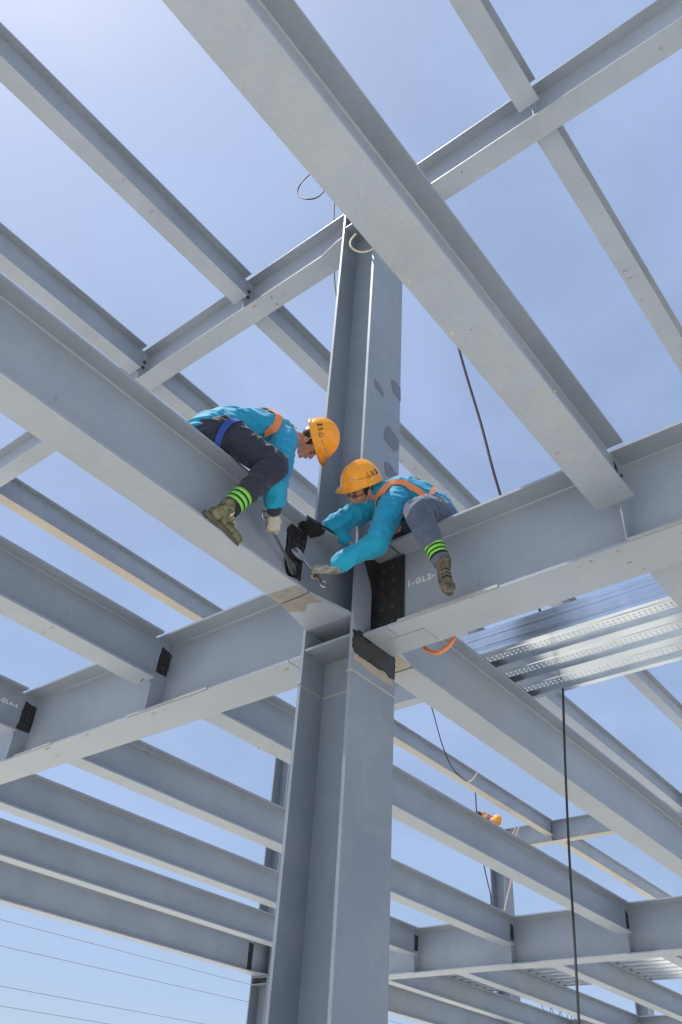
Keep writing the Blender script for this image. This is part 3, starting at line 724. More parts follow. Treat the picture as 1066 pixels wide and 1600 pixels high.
def head_extras(t, c, F, glasses=False):
    c = Vector(c)
    def w(p): return c + F @ (Vector(p)*HS) - t.location
    bm = bmesh.new()
    ell(bm, w((0, 0.095, -0.053)), (0.020*HS, 0.005*HS, 0.0035*HS), F, 2); ell(bm, w((0, 0.093, -0.061)), (0.017*HS, 0.005*HS, 0.0040*HS), F, 2)
    mk('lips', bm, M['lip'], t, True)
    for s in (-1, 1):
        bm = bmesh.new(); ell(bm, w((s*0.030, 0.084, 0.003)), (0.014*HS, 0.005*HS, 0.0045*HS), F, 2); mk('eye', bm, M['hair'], t, True)
        bm = bmesh.new(); ell(bm, w((s*0.031, 0.089, 0.024)), (0.019*HS, 0.004*HS, 0.004*HS), F, 2); mk('eyebrow', bm, M['hair'], t, True)
    # hair cap showing under the helmet rim
    bm = bmesh.new()
    ell(bm, w((0, -0.026, 0.030)), (0.082*HS, 0.090*HS, 0.078*HS), F, 3)
    ell(bm, w((0.070, 0.020, 0.035)), (0.014*HS, 0.016*HS, 0.03*HS), F, 2); ell(bm, w((-0.070, 0.020, 0.035)), (0.014*HS, 0.016*HS, 0.03*HS), F, 2)
    for v in bm.verts:
        v.co += v.co.normalized()*noise.noise(v.co*60)*0.004
    mk('hair', bm, M['hair'], t, True)
    if glasses:
        bm = bmesh.new()
        for s in (-1, 1):
            ell(bm, w((s*0.032, 0.098, 0.001)), (0.024*HS, 0.003*HS, 0.015*HS), F, 2)
            tube(bm, [w((s*0.056, 0.096, 0.006)), w((s*0.075, 0.06, 0.006)), w((s*0.084, 0.0, 0.008))], 0.0028, 5)
        tube(bm, [w((-0.010, 0.100, 0.004)), w((0.010, 0.100, 0.004))], 0.0025, 5)
        mk('glasses', bm, M['lens'], t)

STROKES = {
 'shan': [((0.5, 0.95), (0.5, 0.08)), ((0.08, 0.6), (0.08, 0.05)), ((0.92, 0.6), (0.92, 0.05)), ((0.08, 0.07), (0.92, 0.07))],
 'dong': [((0.12, 0.82), (0.88, 0.82)), ((0.42, 0.98), (0.22, 0.50)), ((0.22, 0.50), (0.85, 0.50)), ((0.55, 0.72), (0.55, 0.03)), ((0.33, 0.36), (0.14, 0.12)), ((0.72, 0.36), (0.92, 0.12))],
 'qing': [((0.10, 0.9), (0.20, 0.78)), ((0.06, 0.62), (0.18, 0.52)), ((0.06, 0.05), (0.24, 0.36)), ((0.35, 0.86), (0.95, 0.86)), ((0.38, 0.72), (0.92, 0.72)), ((0.30, 0.58), (0.98, 0.58)), ((0.64, 0.98), (0.64, 0.58)), ((0.42, 0.44), (0.42, 0.02)), ((0.42, 0.44), (0.86, 0.44)), ((0.86, 0.44), (0.86, 0.02)), ((0.42, 0.30), (0.86, 0.30)), ((0.42, 0.17), (0.86, 0.17))],
}
def helmet(t, c, F, side, textflip=False):
    """hard hat: shell with peak and ridge; side = -1 / 1 carries the print"""
    c = Vector(c); A, B, Cz = 0.132*HS, 0.152*HS, 0.152*HS
    base = Vector((0, -0.006, 0.056))*HS
    def surf(phi, th, off=0.0):
        """phi round from the front, th up from the rim"""
        x = (A+off)*math.sin(phi)*math.cos(th); y = (B+off)*math.cos(phi)*math.cos(th)
        if y < 0: y *= 0.97
        return Vector((x, y, (Cz+off)*math.sin(th)))
    def wl(p): return c + F @ (base + p) - t.location
    bm = bmesh.new(); nphi, nth = 48, 14; V = []
    for j in range(nth+1):
        th = math.pi/2*j/nth*0.985
        row = []
        for i in range(nphi):
            ph = 2*math.pi*i/nphi
            p = surf(ph, th)
            ridge = 0.007*HS*math.exp(-(p.x/(0.020*HS))**2)*min(1, th*1.6)
            p = p + p.normalized()*ridge
            row.append(bm.verts.new(wl(p)))
        V.append(row)
    # rim and peak
    rim = []
    rim2 = []
    for i in range(nphi):
        ph = 2*math.pi*i/nphi
        ext = 0.010 + 0.042*max(0, math.cos(ph))**3
        d = Vector((math.sin(ph), math.cos(ph), 0))
        q = surf(ph, 0) + d*ext*HS + Vector((0, 0, -0.006 - 0.016*max(0, math.cos(ph))**3))*HS
        rim.append(bm.verts.new(wl(q))); rim2.append(bm.verts.new(wl(surf(ph, 0)*0.965 + Vector((0, 0, -0.010))*HS)))
    for i in range(nphi):
        k = (i+1) % nphi
        for j in range(nth): bm.faces.new([V[j][i], V[j][k], V[j+1][k], V[j+1][i]])
        bm.faces.new([rim[i], rim[k], V[0][k], V[0][i]]); bm.faces.new([rim2[i], rim2[k], rim[k], rim[i]])
    bm.faces.new(V[-1])
    # inner shell so that the hat has thickness
    In = []
    for j in range(6):
        th = math.pi/2*j/6
        In.append([bm.verts.new(wl(surf(2*math.pi*i/nphi, th)*0.955 + Vector((0, 0, -0.004)))) for i in range(nphi)])
    for i in range(nphi):
        k = (i+1) % nphi
        bm.faces.new([In[0][i], In[0][k], rim2[k], rim2[i]])
        for j in range(5): bm.faces.new([In[j+1][i], In[j+1][k], In[j][k], In[j][i]])
    bm.faces.new(list(reversed(In[-1])))
    h = mk('helmet', bm, M['helmet'], t, True)
    # rivets
    for k, ph in enumerate((0.95, 1.57, 2.2)):
        for s in (-1, 1):
            bm = bmesh.new(); ell(bm, wl(surf(s*ph, 0.16, 0.001)), (0.0075,)*3, None, 2); mk('rivet', bm, M['rivet'], h, True)
    # print on the side: line then characters
    def stroke(bm, a, b, wd=0.0045):
        n = 5; rows = []
        for i in range(n+1):
            ph = a[0]+(b[0]-a[0])*i/n; th = a[1]+(b[1]-a[1])*i/n
            dph, dth = (b[0]-a[0])*A, (b[1]-a[1])*Cz; L_ = math.hypot(dph, dth) or 1
            ox, oy = -dth/L_*wd/2/A, dph/L_*wd/2/Cz
            rows.append([bm.verts.new(wl(surf(side*(ph+ox), th+oy, 0.0015))), bm.verts.new(wl(surf(side*(ph-ox), th-oy, 0.0015))),
                         bm.verts.new(wl(surf(side*(ph-ox), th-oy, 0.0002))), bm.verts.new(wl(surf(side*(ph+ox), th+oy, 0.0002)))])
        for i in range(n):
            for k in range(4): bm.faces.new([rows[i][k], rows[i][(k+1) % 4], rows[i+1][(k+1) % 4], rows[i+1][k]])
    bm = bmesh.new(); stroke(bm, (0.85, 0.36), (1.20, 0.36), 0.003)
    for k, ch in enumerate(('shan', 'dong', 'qing')):
        p0 = 1.32 + k*0.30; wch, hch = 0.25, 0.29
        for (x0, y0), (x1, y1) in STROKES[ch]:
            if textflip: x0, x1 = 1-x0, 1-x1
            stroke(bm, (p0+x0*wch, 0.30+y0*hch), (p0+x1*wch, 0.30+y1*hch))
    mk('lettering', bm, M['ink'], h)
    # maker's badge at the front side
    bm = bmesh.new(); stroke(bm, (0.42, 0.38), (0.72, 0.38), 0.016); mk('badge', bm, M['white'], h)
    bm = bmesh.new()
    for f in ((0.45, 0.33, 0.45, 0.43), (0.45, 0.43, 0.52, 0.43), (0.45, 0.38, 0.52, 0.38), (0.45, 0.33, 0.52, 0.33), (0.56, 0.33, 0.56, 0.43), (0.61, 0.33, 0.61, 0.43), (0.56, 0.38, 0.61, 0.38), (0.65, 0.33, 0.65, 0.43), (0.70, 0.33, 0.70, 0.43), (0.65, 0.38, 0.70, 0.38)):
        a, b = (f[0], f[1]), (f[2], f[3])
        n = 2
        dph, dth = (b[0]-a[0])*A, (b[1]-a[1])*Cz; L_ = math.hypot(dph, dth) or 1; wd = 0.0028
        ox, oy = -dth/L_*wd/2/A, dph/L_*wd/2/Cz
        q = [bm.verts.new(wl(surf(side*(a[0]+ox), a[1]+oy, 0.0028))), bm.verts.new(wl(surf(side*(a[0]-ox), a[1]-oy, 0.0028))), bm.verts.new(wl(surf(side*(b[0]-ox), b[1]-oy, 0.0028))), bm.verts.new(wl(surf(side*(b[0]+ox), b[1]+oy, 0.0028)))]
        bm.faces.new(q)
    mk('badge_print', bm, M['redprint'], h)
    # chin strap
    bm = bmesh.new()
    for s in (-1, 1):
        P = [wl(surf(s*1.5, 0.02)*0.95), c + F @ (Vector((s*0.080, 0.012, -0.02))*HS) - t.location, c + F @ (Vector((s*0.064, 0.035, -0.075))*HS) - t.location, c + F @ (Vector((s*0.022, 0.055, -0.112))*HS) - t.location]
        tube(bm, spline(P, 5), 0.0035, 5)
    mk('chin_strap', bm, M['palerope'], t)
    return h

def hand(t, name, mat, wrist, fdir, back, grip=1.0, right=True, size=1.12, curl=(55, 70, 45), thumb=1.0, voxel=0.0042):
    """five-fingered hand: fdir = palm to fingers, back = back of the hand"""
    wrist = Vector(wrist); Y = Vector(fdir).normalized(); Z = Vector(back); Z = (Z - Y*Z.dot(Y)).normalized(); X = Y.cross(Z)
    if not right: X = -X
    def P(x, y, z): return wrist + (X*x + Y*y + Z*z)*size
    bm = bmesh.new()
    Mx = Matrix((X, Y, Z)).transposed()
    limb(bm, [P(0, -0.05, 0), P(0, 0.0, 0)], [0.030*size, 0.027*size], 3)
    ell(bm, P(0, 0.035, 0), (0.036*size, 0.045*size, 0.017*size), Mx); ell(bm, P(0, 0.065, 0.001), (0.040*size, 0.028*size, 0.015*size), Mx)
    ell(bm, P(-0.024, 0.030, -0.008), (0.017*size, 0.032*size, 0.017*size), Mx)
    lens = ((0.044, 0.027, 0.020), (0.049, 0.030, 0.022), (0.045, 0.028, 0.021), (0.036, 0.021, 0.018))
    for i, (l, x) in enumerate(zip(lens, (-0.030, -0.010, 0.010, 0.029))):
        p = (x, 0.080 - abs(i-1.3)*0.004, 0.002); pts = [P(x*0.9, 0.055, 0), P(*p)]; a = 0; q = list(p)
        for k in range(3):
            a += R(curl[k]*grip*(1+0.07*(i-1.5)))
            q = [q[0]+x*0.02, q[1]+math.cos(a)*l[k], q[2]-math.sin(a)*l[k]]; pts.append(P(*q))
        limb(bm, pts, [0.0100*size, 0.0098*size, 0.0092*size, 0.0086*size, 0.0076*size], 4)
    limb(bm, [P(-0.022, 0.018, -0.004), P(-0.042, 0.042, -0.018), P(-0.034, 0.068, -0.036*thumb), P(-0.012, 0.080, -0.046*thumb)], [0.015*size, 0.0125*size, 0.0108*size, 0.0092*size], 4)
    return fuse(name, bm, mat, t, voxel, 3)

def shoe(t, ankle, fdir, up, mat, size=1.08, seed=0):
    a = Vector(ankle); Y = Vector(fdir).normalized(); Z = Vector(up); Z = (Z - Y*Z.dot(Y)).normalized(); X = Y.cross(Z)
    F = Matrix((X, Y, Z)).transposed()
    def P(x, y, z): return a + (X*x + Y*y + Z*z)*size
    bm = bmesh.new()
    limb(bm, [P(0, -0.01, 0.03), P(0, -0.012, -0.02)], [0.046*size, 0.044*size], 3)
    ell(bm, P(0, -0.035, -0.048), (0.039*size, 0.046*size, 0.036*size), F)
    ell(bm, P(0, 0.045, -0.045), (0.040*size, 0.080*size, 0.036*size), F)
    ell(bm, P(0, 0.125, -0.058), (0.047*size, 0.068*size, 0.027*size), F)
    ell(bm, P(0, 0.030, -0.015), (0.033*size, 0.050*size, 0.028*size), F)
    s = fuse('shoe', bm, mat, t, 0.006, 4, 0.0012, 45, seed)
    bm = bmesh.new(); n = 22; lo = []; hi = []
    for k in range(n):
        th = 2*math.pi*k/n; y = 0.045+0.148*math.sin(th); x = (0.040+0.009*math.sin(th))*math.cos(th)
        hi.append(bm.verts.new(P(x, y, -0.070)-t.location)); lo.append(bm.verts.new(P(x*1.03, y*1.01, -0.094+0.006*max(0, math.sin(th)))-t.location))
    bm.faces.new(hi); bm.faces.new(list(reversed(lo)))
    for k in range(n): bm.faces.new([hi[k], hi[(k+1) % n], lo[(k+1) % n], lo[k]])
    mk('sole', bm, M['sole'], s)
    bm = bmesh.new()
    for k in range(4):
        y = 0.018+k*0.022; z = 0.016-k*0.012
        tube(bm, [P(-0.030, y, z-0.008)-t.location, P(0, y+0.004, z+0.013)-t.location, P(0.030, y+0.002, z-0.008)-t.location], 0.0055, 5)
    mk('laces', bm, M['dark'] if mat is not M['camo'] else M['palerope'], s)
    return s
def bands(t, a, b, r0, r1, spec):
    """rings round the shin between a and b: spec = (from, to, material, name)"""
    a = Vector(a); b = Vector(b)
    for f0, f1, mat, nm in spec:
        bm = bmesh.new(); d = (b-a); q = d.to_track_quat('Z', 'Y').to_matrix().to_4x4()
        p0 = a.lerp(b, f0); p1 = a.lerp(b, f1)
        ra = r0+(r1-r0)*f0; rb = r0+(r1-r0)*f1
        bmesh.ops.create_cone(bm, cap_ends=True, segments=20, radius1=ra, radius2=rb, depth=(p1-p0).length, matrix=Matrix.Translation((p0+p1)/2 - t.location) @ q)
        mk(nm, bm, mat, t, True)
def wrench(label, A, B, ring_end, normal):
    """combination spanner from A (open jaw) to B (ring)"""
    A = Vector(A); B = Vector(B); d = (B-A).normalized(); n = Vector(normal); n = (n - d*n.dot(d)).normalized(); s = d.cross(n)
    t = thing('wrench', label, 'wrench', A)
    def P(p, x, y): return p + s*x + n*y - t.location
    bm = bmesh.new(); pts = []
    L_ = (B-A).length; rings = []
    for f, w in ((0.10, 0.016), (0.25, 0.0115), (0.5, 0.011), (0.75, 0.0115), (0.93, 0.015)):
        p = A.lerp(B, f); rings.append([bm.verts.new(P(p, w, 0.005)), bm.verts.new(P(p, w, -0.005)), bm.verts.new(P(p, -w, -0.005)), bm.verts.new(P(p, -w, 0.005))])
    for i in range(len(rings)-1):
        for k in range(4): bm.faces.new([rings[i][k], rings[i][(k+1) % 4], rings[i+1][(k+1) % 4], rings[i+1][k]])
    bm.faces.new(rings[0]); bm.faces.new(rings[-1]); mk('shaft', bm, M['chrome'], t)
    # ring end
    bm = bmesh.new(); rr, cr_, m = 0.029, 0.009, 20; V = []
    for i in range(m):
        a = 2*math.pi*i/m; cdir = d*math.cos(a)+s*math.sin(a)
        V.append([bm.verts.new(B - t.location + cdir*(rr+cr_*math.cos(2*math.pi*k/6)) + n*cr_*math.sin(2*math.pi*k/6)) for k in range(6)])
    for i in range(m):
        for k in range(6): bm.faces.new([V[i][k], V[i][(k+1) % 6], V[(i+1) % m][(k+1) % 6], V[(i+1) % m][k]])
    mk('ring_end', bm, M['chrome'], t, True)
    # open jaw
    out = [(-0.018, 0.07), (-0.030, 0.035), (-0.034, 0.0), (-0.026, -0.026), (-0.013, -0.034), (-0.014, 0.0), (0, 0.016), (0.014, 0.0), (0.017, -0.030), (0.029, -0.020), (0.034, 0.006), (0.030, 0.038), (0.018, 0.07)]
    pts = [A + s*x*1.15 + d*y*1.15 - n*0.007 for x, y in out]
    slab('open_jaw', M['chrome'], t, pts, n, 0.012)
    return t

# ---- the left worker: astride the left main beam, bent forward
w1 = thing('person', 'worker in teal jacket and navy trousers astride the left main beam, bending down', 'person', (2.55, 3.55, 3.88), 'steel erectors')
CR, CU, CF = Vector(RC[0]), Vector(RC[1]), -Vector(RC[2])       # directions of the photographer's view, used only to pose heads and hands
HC1 = px(484, 692, y=3.47); F1 = frame(CR*0.95 + CU*0.30 - CF*0.28, CR*0.30 - CU*0.93 - CF*0.22)
neck1 = Vector((3.27, 3.50, 4.56))
shN = Vector((3.13, 3.345, 4.31)); elN = px(431, 757, y=3.26); wrN = px(428, 803, y=3.33)
shF = Vector((3.20, 3.70, 4.42)); elF = Vector((3.55, 3.84, 4.30)); wrF = Vector((3.72, 3.66, 3.98))
WA = px(413, 805, y=3.375); WB = px(458, 890, y=3.515); gr = WA.lerp(WB, 0.27)
hb = ((CC - gr).normalized()*0.8 + Vector((0, -0.5, 0.2))).normalized()
fd = (wrN-elN).normalized()*0.85 + (gr-wrN).normalized()*0.3; fd.normalize(); wr1 = gr - fd*0.105 + hb*0.020
hipN = Vector((2.66, 3.44, 4.06)); knN = px(430, 728, y=3.20); anN = px(361, 792, y=3.34)
hipF = Vector((2.66, 3.70, 4.06)); knF = Vector((2.92, 3.90, 3.98)); anF = Vector((2.66, 3.68, 3.46))
T1 = [(2.54, 3.56, 4.02), (2.64, 3.57, 4.15), (2.82, 3.56, 4.31), (3.02, 3.54, 4.42), (3.17, 3.52, 4.49), (3.27, 3.51, 4.53)]
bm = bmesh.new()
head_volumes(bm, HC1, F1)
limb(bm, [HC1 + F1 @ Vector((0, -0.02, -0.04)), neck1, (3.16, 3.52, 4.48)], [0.062, 0.062, 0.09])
ring_loft(bm, T1[:-1], [0.12]*5, [0.10]*5, (0, 1, 0))
for a_, b_, c_ in ((shN, elN, wr1), (shF, elF, wrF)): limb(bm, [(3.15, 3.52, 4.45), a_, b_, c_], [0.07, 0.058, 0.044, 0.028])
for a_, b_, c_ in ((hipN, knN, anN), (hipF, knF, anF)): limb(bm, [(2.60, 3.56, 4.02), a_, b_, c_], [0.10, 0.075, 0.052, 0.036])
body1 = fuse('body', bm, M['skin'], w1, 0.0055, 3)
head_extras(w1, HC1, F1); helmet(w1, HC1 + F1 @ Vector((0, -0.004, 0.016)), F1, 1, True)
bm = bmesh.new()
ring_loft(bm, T1, [0.160, 0.172, 0.182, 0.198, 0.185, 0.10], [0.125, 0.145, 0.152, 0.152, 0.14, 0.085], (0, 1, 0))
limb(bm, [(3.10, 3.44, 4.42), shN, elN, elN.lerp(wrN, 0.66)], [0.115, 0.098, 0.084, 0.070])
limb(bm, [(3.12, 3.60, 4.44), shF, elF, elF.lerp(wrF, 0.95)], [0.11, 0.094, 0.080, 0.058])
limb(bm, [neck1 - Vector((0.05, 0, 0.03)), neck1 + Vector((0.015, -0.003, 0.012))], [0.092, 0.083])
jk1 = fuse('jacket', bm, M['teal'], w1, 0.0085, 3, 0.0075, 15, 1)
bm = bmesh.new()
limb(bm, [(2.55, 3.50, 3.99), (2.55, 3.62, 3.99)], [0.112, 0.112])
limb(bm, [(2.58, 3.49, 4.00), hipN, hipN.lerp(knN, 0.6), knN, knN.lerp(anN, 0.45), knN.lerp(anN, 0.80)], [0.125, 0.125, 0.112, 0.098, 0.085, 0.068])
limb(bm, [(2.58, 3.62, 4.02), hipF, knF, knF.lerp(anF, 0.9)], [0.14, 0.12, 0.092, 0.075])
tr1 = fuse('trousers', bm, M['navy'], w1, 0.0085, 3, 0.007, 14, 3)
kd = (anN-knN)
bands(w1, knN, anN, 0.092, 0.070, ((0.745, 0.80, M['neon'], 'reflective_band'), (0.80, 0.83, M['dark'], 'black_band'), (0.83, 0.885, M['neon'], 'reflective_band'), (0.885, 0.915, M['dark'], 'black_band'), (0.915, 0.965, M['neon'], 'reflective_band'), (0.965, 1.05, M['dark'], 'black_band')))
bm = bmesh.new(); limb(bm, [anN - kd*0.05, anN + kd.normalized()*0.05], [0.052, 0.05]); fuse('sock', bm, M['sock'], w1, 0.007, 2)
heel = anN + kd.normalized()*0.05
shoe(w1, heel, (px(384, 846, y=3.40) - px(345, 806, y=3.37)), (0.25, -0.62, 0.75), M['camo'], 1.22, 1)
shoe(w1, anF + Vector((0, 0, -0.05)), (1, 0, 0), (0, 0, 1), M['camo'], 1.12, 2)
bm = bmesh.new(); limb(bm, [anF - Vector((0, 0, -0.04)), anF - Vector((0, 0, 0.05))], [0.062, 0.05]); fuse('sock', bm, M['sock'], w1, 0.008, 2)
bm = bmesh.new(); limb(bm, [elN.lerp(wrN, 0.60), elN.lerp(wrN, 0.84)], [0.062, 0.056]); fuse('inner_cuff', bm, M['navy'], w1, 0.007, 2)
hand(w1, 'glove', M['glove'], wr1, fd, hb, 1.0, True, 1.30)
hand(w1, 'glove', M['glove'], wrF, wrF-elF, (0.3, 0.1, 0.9), 0.4, False, 1.1)
wrench('steel combination wrench held by the left worker, its open jaw on the black splice bolts', WB, WA, 1, (-0.3, -1, 0.0))
jt, tt = bvh_of(jk1), bvh_of(tr1)
strap('harness_strap', M['strap'], w1, [jt], [(2.90, 3.80, 4.50), (2.93, 3.62, 4.62), (2.96, 3.48, 4.62), (3.02, 3.36, 4.52), (3.02, 3.33, 4.38), (2.97, 3.38, 4.25)], 0.060)
strap('harness_strap', M['strap'], w1, [jt], [(3.10, 3.62, 4.66), (3.20, 3.52, 4.68), (3.30, 3.45, 4.60)], 0.035)
strap('harness_strap', M['strap'], w1, [jt], [(3.33, 3.42, 4.55), (3.32, 3.38, 4.40), (3.24, 3.36, 4.25)], 0.05)
h0 = hipN.lerp(knN, 0.06); dd = (knN-hipN).normalized(); aa = dd.orthogonal().normalized(); bb = dd.cross(aa)
strap('thigh_strap', M['bluestrap'], w1, [tt], [h0 + (aa*math.cos(k*math.pi/6)+bb*math.sin(k*math.pi/6))*0.15 for k in range(13)], 0.045, n=4)

# ---- the right worker: astride the right floor girder, reaching to the splice
w2 = thing('person', 'worker in teal jacket and slate trousers astride the right girder, reaching forward', 'person', (4.29, 2.62, 3.88), 'steel erectors')
HC2 = px(566, 769, x=3.86); F2 = frame(CU*0.97 - CR*0.20 - CF*0.28, -CR*0.82 - CU*0.30 - CF*0.55)
neck2 = Vector((3.95, 3.06, 4.22))
P2_ = Vector((4.29, 2.62, 4.04))
sN = px(612, 793, x=3.93); eN = px(588, 850, x=3.84); wN = px(536, 893, x=3.75)
sF = Vector((3.98, 3.20, 4.18)); eF = px(520, 822, x=3.80); wF = px(545, 846, x=3.93)
WC = px(463, 862, y=3.512); gr2 = px(489, 893, y=3.43); WD = gr2 + (gr2-WC)*0.62
hb2 = ((CC-gr2).normalized()*0.75 + Vector((0, 0, 0.6))).normalized()
fd2 = (gr2-wN).normalized(); wr2 = gr2 - fd2*0.105 + hb2*0.020
hN = Vector((4.12, 2.70, 4.02)); kN = px(652, 800, x=3.84); aN = px(688, 872, x=3.93)
hF = Vector((4.44, 2.70, 4.04)); kF = Vector((4.14, 3.16, 4.06)); aF = Vector((4.56, 3.08, 3.68))
T2 = [(4.27, 2.69, 4.03), (4.25, 2.77, 4.14), (4.20, 2.86, 4.22), (4.12, 2.94, 4.27), (4.04, 3.01, 4.27), (3.98, 3.04, 4.26)]
SD = [(1, 0.1, 0), (0.9, 0.3, 0), (0.8, 0.5, 0), (0.6, 0.7, 0.3), (0.4, 0.8, 0.3), (0.4, 0.8, 0.3)]
bm = bmesh.new()
head_volumes(bm, HC2, F2)
limb(bm, [HC2 + F2 @ Vector((0, -0.02, -0.04)), neck2, (4.04, 3.0, 4.24)], [0.060, 0.062, 0.08])
ring_loft(bm, T2[:-1], [0.11]*5, [0.10]*5, SD[:-1])
for a_, b_, c_ in ((sN, eN, wr2), (sF, eF, wF)): limb(bm, [(4.04, 3.0, 4.22), a_, b_, c_], [0.07, 0.056, 0.044, 0.028])
for a_, b_, c_ in ((hN, kN, aN), (hF, kF, aF)): limb(bm, [(4.28, 2.70, 4.02), a_, b_, c_], [0.10, 0.075, 0.052, 0.036])
body2 = fuse('body', bm, M['skin'], w2, 0.0055, 3)
head_extras(w2, HC2, F2, True); helmet(w2, HC2 + F2 @ Vector((0, -0.004, 0.016)), F2, -1)
bm = bmesh.new()
ring_loft(bm, T2, [0.145, 0.165, 0.175, 0.18, 0.17, 0.10], [0.115, 0.135, 0.14, 0.145, 0.13, 0.09], SD)
limb(bm, [(4.06, 2.96, 4.20), sN, eN, eN.lerp(wr2, 0.80)], [0.12, 0.105, 0.088, 0.066])
limb(bm, [(4.03, 3.06, 4.22), sF, eF, eF.lerp(wF, 0.9)], [0.11, 0.098, 0.082, 0.050])
limb(bm, [neck2 + Vector((0.05, -0.03, -0.02)), neck2 + Vector((-0.012, 0.02, 0.03))], [0.095, 0.085])
jk2 = fuse('jacket', bm, M['teal'], w2, 0.0085, 3, 0.0075, 15, 7)
bm = bmesh.new()
limb(bm, [(4.22, 2.69, 3.99), (4.37, 2.70, 3.99)], [0.112, 0.112])
limb(bm, [(4.24, 2.70, 4.00), hN, hN.lerp(kN, 0.6), kN, kN.lerp(aN, 0.5), kN.lerp(aN, 0.80)], [0.122, 0.120, 0.108, 0.096, 0.084, 0.066])
limb(bm, [(4.34, 2.72, 4.02), hF, kF, kF.lerp(aF, 0.9)], [0.135, 0.12, 0.09, 0.072])
tr2 = fuse('trousers', bm, M['slatecloth'], w2, 0.0085, 3, 0.007, 14, 9)
kd = (aN-kN)
bands(w2, kN, aN, 0.088, 0.066, ((0.74, 0.80, M['neon'], 'reflective_band'), (0.80, 0.83, M['dark'], 'black_band'), (0.83, 0.88, M['neon'], 'reflective_band'), (0.88, 0.91, M['dark'], 'black_band'), (0.91, 0.95, M['neon'], 'reflective_band'), (0.95, 1.0, M['dark'], 'black_band'), (1.0, 1.10, M['slatecloth'], 'trouser_cuff')))
ft2 = aN + kd.normalized()*0.07
shoe(w2, ft2, -CF*0.85 - CU*0.52 + CR*0.10, -CF*0.52 + CU*0.85, M['brownshoe'], 1.08, 5)
shoe(w2, aF + Vector((0, 0, -0.05)), (0.2, 0.9, -0.3), (0, 0, 1), M['brownshoe'], 1.1, 6)
hand(w2, 'glove', M['gloveblack'], wr2, fd2, hb2, 1.0, False, 1.30)
hand(w2, 'hand', M['skin'], wF, wF-eF, (-0.1, -0.3, 0.9), 0.5, False, 1.0)
wrench('steel open jaw wrench in the right worker\'s gloved hand', WC, WD, 1, (-0.3, -1, 0.0))
jt, tt = bvh_of(jk2), bvh_of(tr2)
strap('harness_strap', M['strap'], w2, [jt], [px(591, 790, x=3.86), px(592, 776, x=3.90), px(603, 768, x=3.95), px(622, 763, x=4.00), px(645, 766, x=4.05), px(664, 776, x=4.08), px(684, 792, x=4.10)], 0.046, lift=0.018)
strap('harness_strap', M['strap'], w2, [jt], [px(590, 762, x=4.0), px(606, 756, x=4.05), px(628, 757, x=4.10), px(650, 763, x=4.13)], 0.040, lift=0.018)
strap('harness_strap', M['strap'], w2, [jt], [px(676, 772, x=4.15), px(672, 786, x=4.08), px(668, 800, x=4.05)], 0.040, lift=0.018)
strap('belt', M['strap'], w2, [jt], [px(640, 838, x=4.08), px(628, 834, x=4.04), px(614, 828, x=4.02)], 0.045)
bm = bmesh.new()
tube(bm, spline([px(600, 772, x=3.9)-w2.location, px(603, 785, x=3.86)-w2.location, px(597, 800, x=3.85)-w2.location], 4), 0.008, 5)
mk('zip', bm, M['ink'], w2)
# lanyard hanging below the right girder
cable('safety_lanyard', 'orange safety lanyard looping below the right floor girder beside the column', 'lanyard', [px(655, 995, x=4.62), px(665, 1013, x=4.62), px(674, 1019, x=4.62), px(684, 1020, x=4.62), px(696, 1014, x=4.62), px(706, 1003, x=4.62), px(710, 990, x=4.62), px(705, 940, x=4.62)], 0.016, M['strap'], 7, 6)

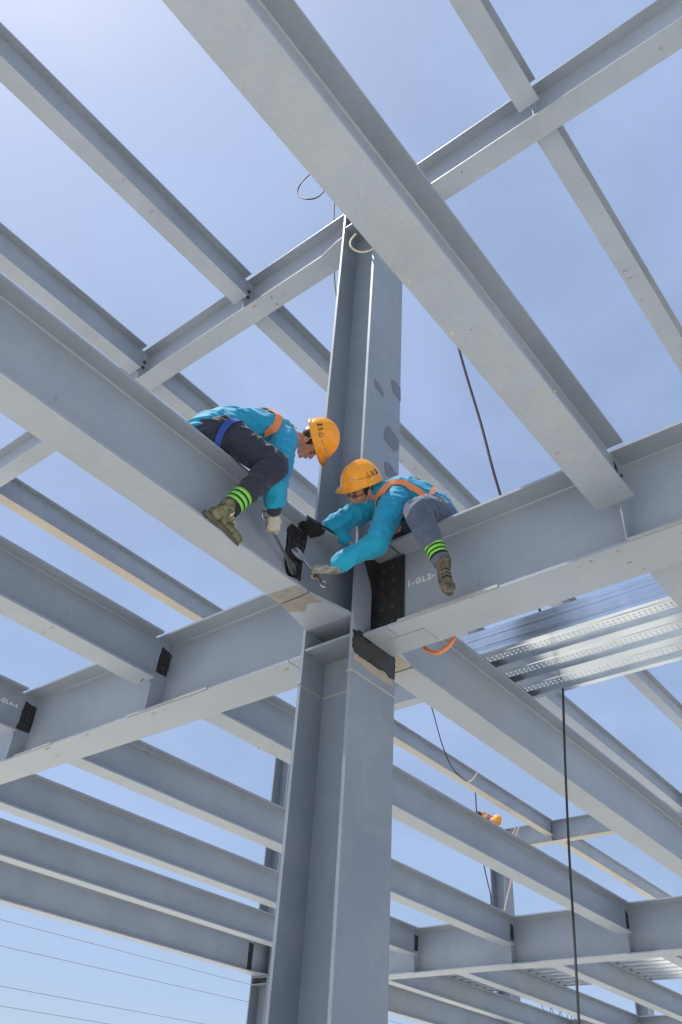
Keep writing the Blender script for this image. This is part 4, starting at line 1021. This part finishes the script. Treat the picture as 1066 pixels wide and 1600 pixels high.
# ---- far worker
w3 = thing('person', 'distant crouching worker in orange helmet at the end of the far upper girder', 'person', (24.2, 13.5, 9.17), 'steel erectors')
HC3 = px(775, 1284, x=24.15)
bm = bmesh.new()
hip3 = px(742, 1276, x=24.3); ch3 = px(763, 1280, x=24.2)
F3 = frame((-0.2, -0.75, 0.55), (-0.5, -0.4, -0.7))
head_volumes(bm, HC3, F3); limb(bm, [HC3, ch3, hip3], [0.06, 0.10, 0.10]); 
kn3 = hip3 + Vector((-0.25, -0.30, -0.05)); an3 = Vector((24.2, hip3.y-0.1, 9.25))
limb(bm, [hip3, kn3, an3], [0.09, 0.06, 0.045]); limb(bm, [ch3, ch3+Vector((-0.1, -0.1, -0.3)), ch3+Vector((0, -0.2, -0.42))], [0.05, 0.045, 0.035])
fuse('body', bm, M['skin'], w3, 0.012, 2)
bm = bmesh.new(); limb(bm, [hip3, hip3.lerp(ch3, 0.5)+Vector((0, 0, 0.04)), ch3], [0.17, 0.17, 0.155]); limb(bm, [ch3, ch3+Vector((-0.1, -0.1, -0.3)), ch3+Vector((0, -0.18, -0.36))], [0.09, 0.07, 0.055])
fuse('jacket', bm, M['tan'], w3, 0.015, 2, 0.01, 12, 4)
bm = bmesh.new(); limb(bm, [hip3, kn3, kn3.lerp(an3, 0.95)], [0.16, 0.10, 0.08]); fuse('trousers', bm, M['navy'], w3, 0.015, 2)
shoe(w3, an3 + Vector((0, 0, 0.02)), (-0.3, -1, 0), (0, 0, 1), M['brownshoe'])
head_extras(w3, HC3, F3); helmet(w3, HC3, F3, -1)

# ------------------------------------------------------------------ stencilled marks
def stencil(txt, p, right, up, size, parent):
    cu = bpy.data.curves.new('stencil', 'FONT'); cu.body = txt; cu.size = size; cu.extrude = 0.0006; cu.space_character = 1.25; cu.offset = 0.003
    o = bpy.data.objects.new('stencil_tmp', cu); COL.objects.link(o)
    dg = bpy.context.evaluated_depsgraph_get(); me = bpy.data.meshes.new_from_object(o.evaluated_get(dg))
    COL.objects.unlink(o); bpy.data.objects.remove(o)
    r = Vector(right).normalized(); u = Vector(up).normalized(); n = r.cross(u)
    m = Matrix((r, u, n)).transposed().to_4x4()
    me.transform(Matrix.Translation(Vector(p) - parent.location) @ m)
    q = bpy.data.objects.new('stencilled_mark', me); COL.objects.link(q); q.parent = parent
    me.materials.clear(); me.materials.append(M['white']); me.name = 'stencilled_mark'
    return q
stencil('1-GL2-', (4.2815, 3.045, 3.54), (0, -1, 0), (0, 0, 1), 0.070, girders['right'])
stencil('1-GL4-4', (3.815, J2-0.0075, 3.68), (1, 0, 0), (0, 0, 1), 0.062, [o for o in bpy.data.objects if o.get('label', '').endswith('stencilled 1-GL4-4')][0])
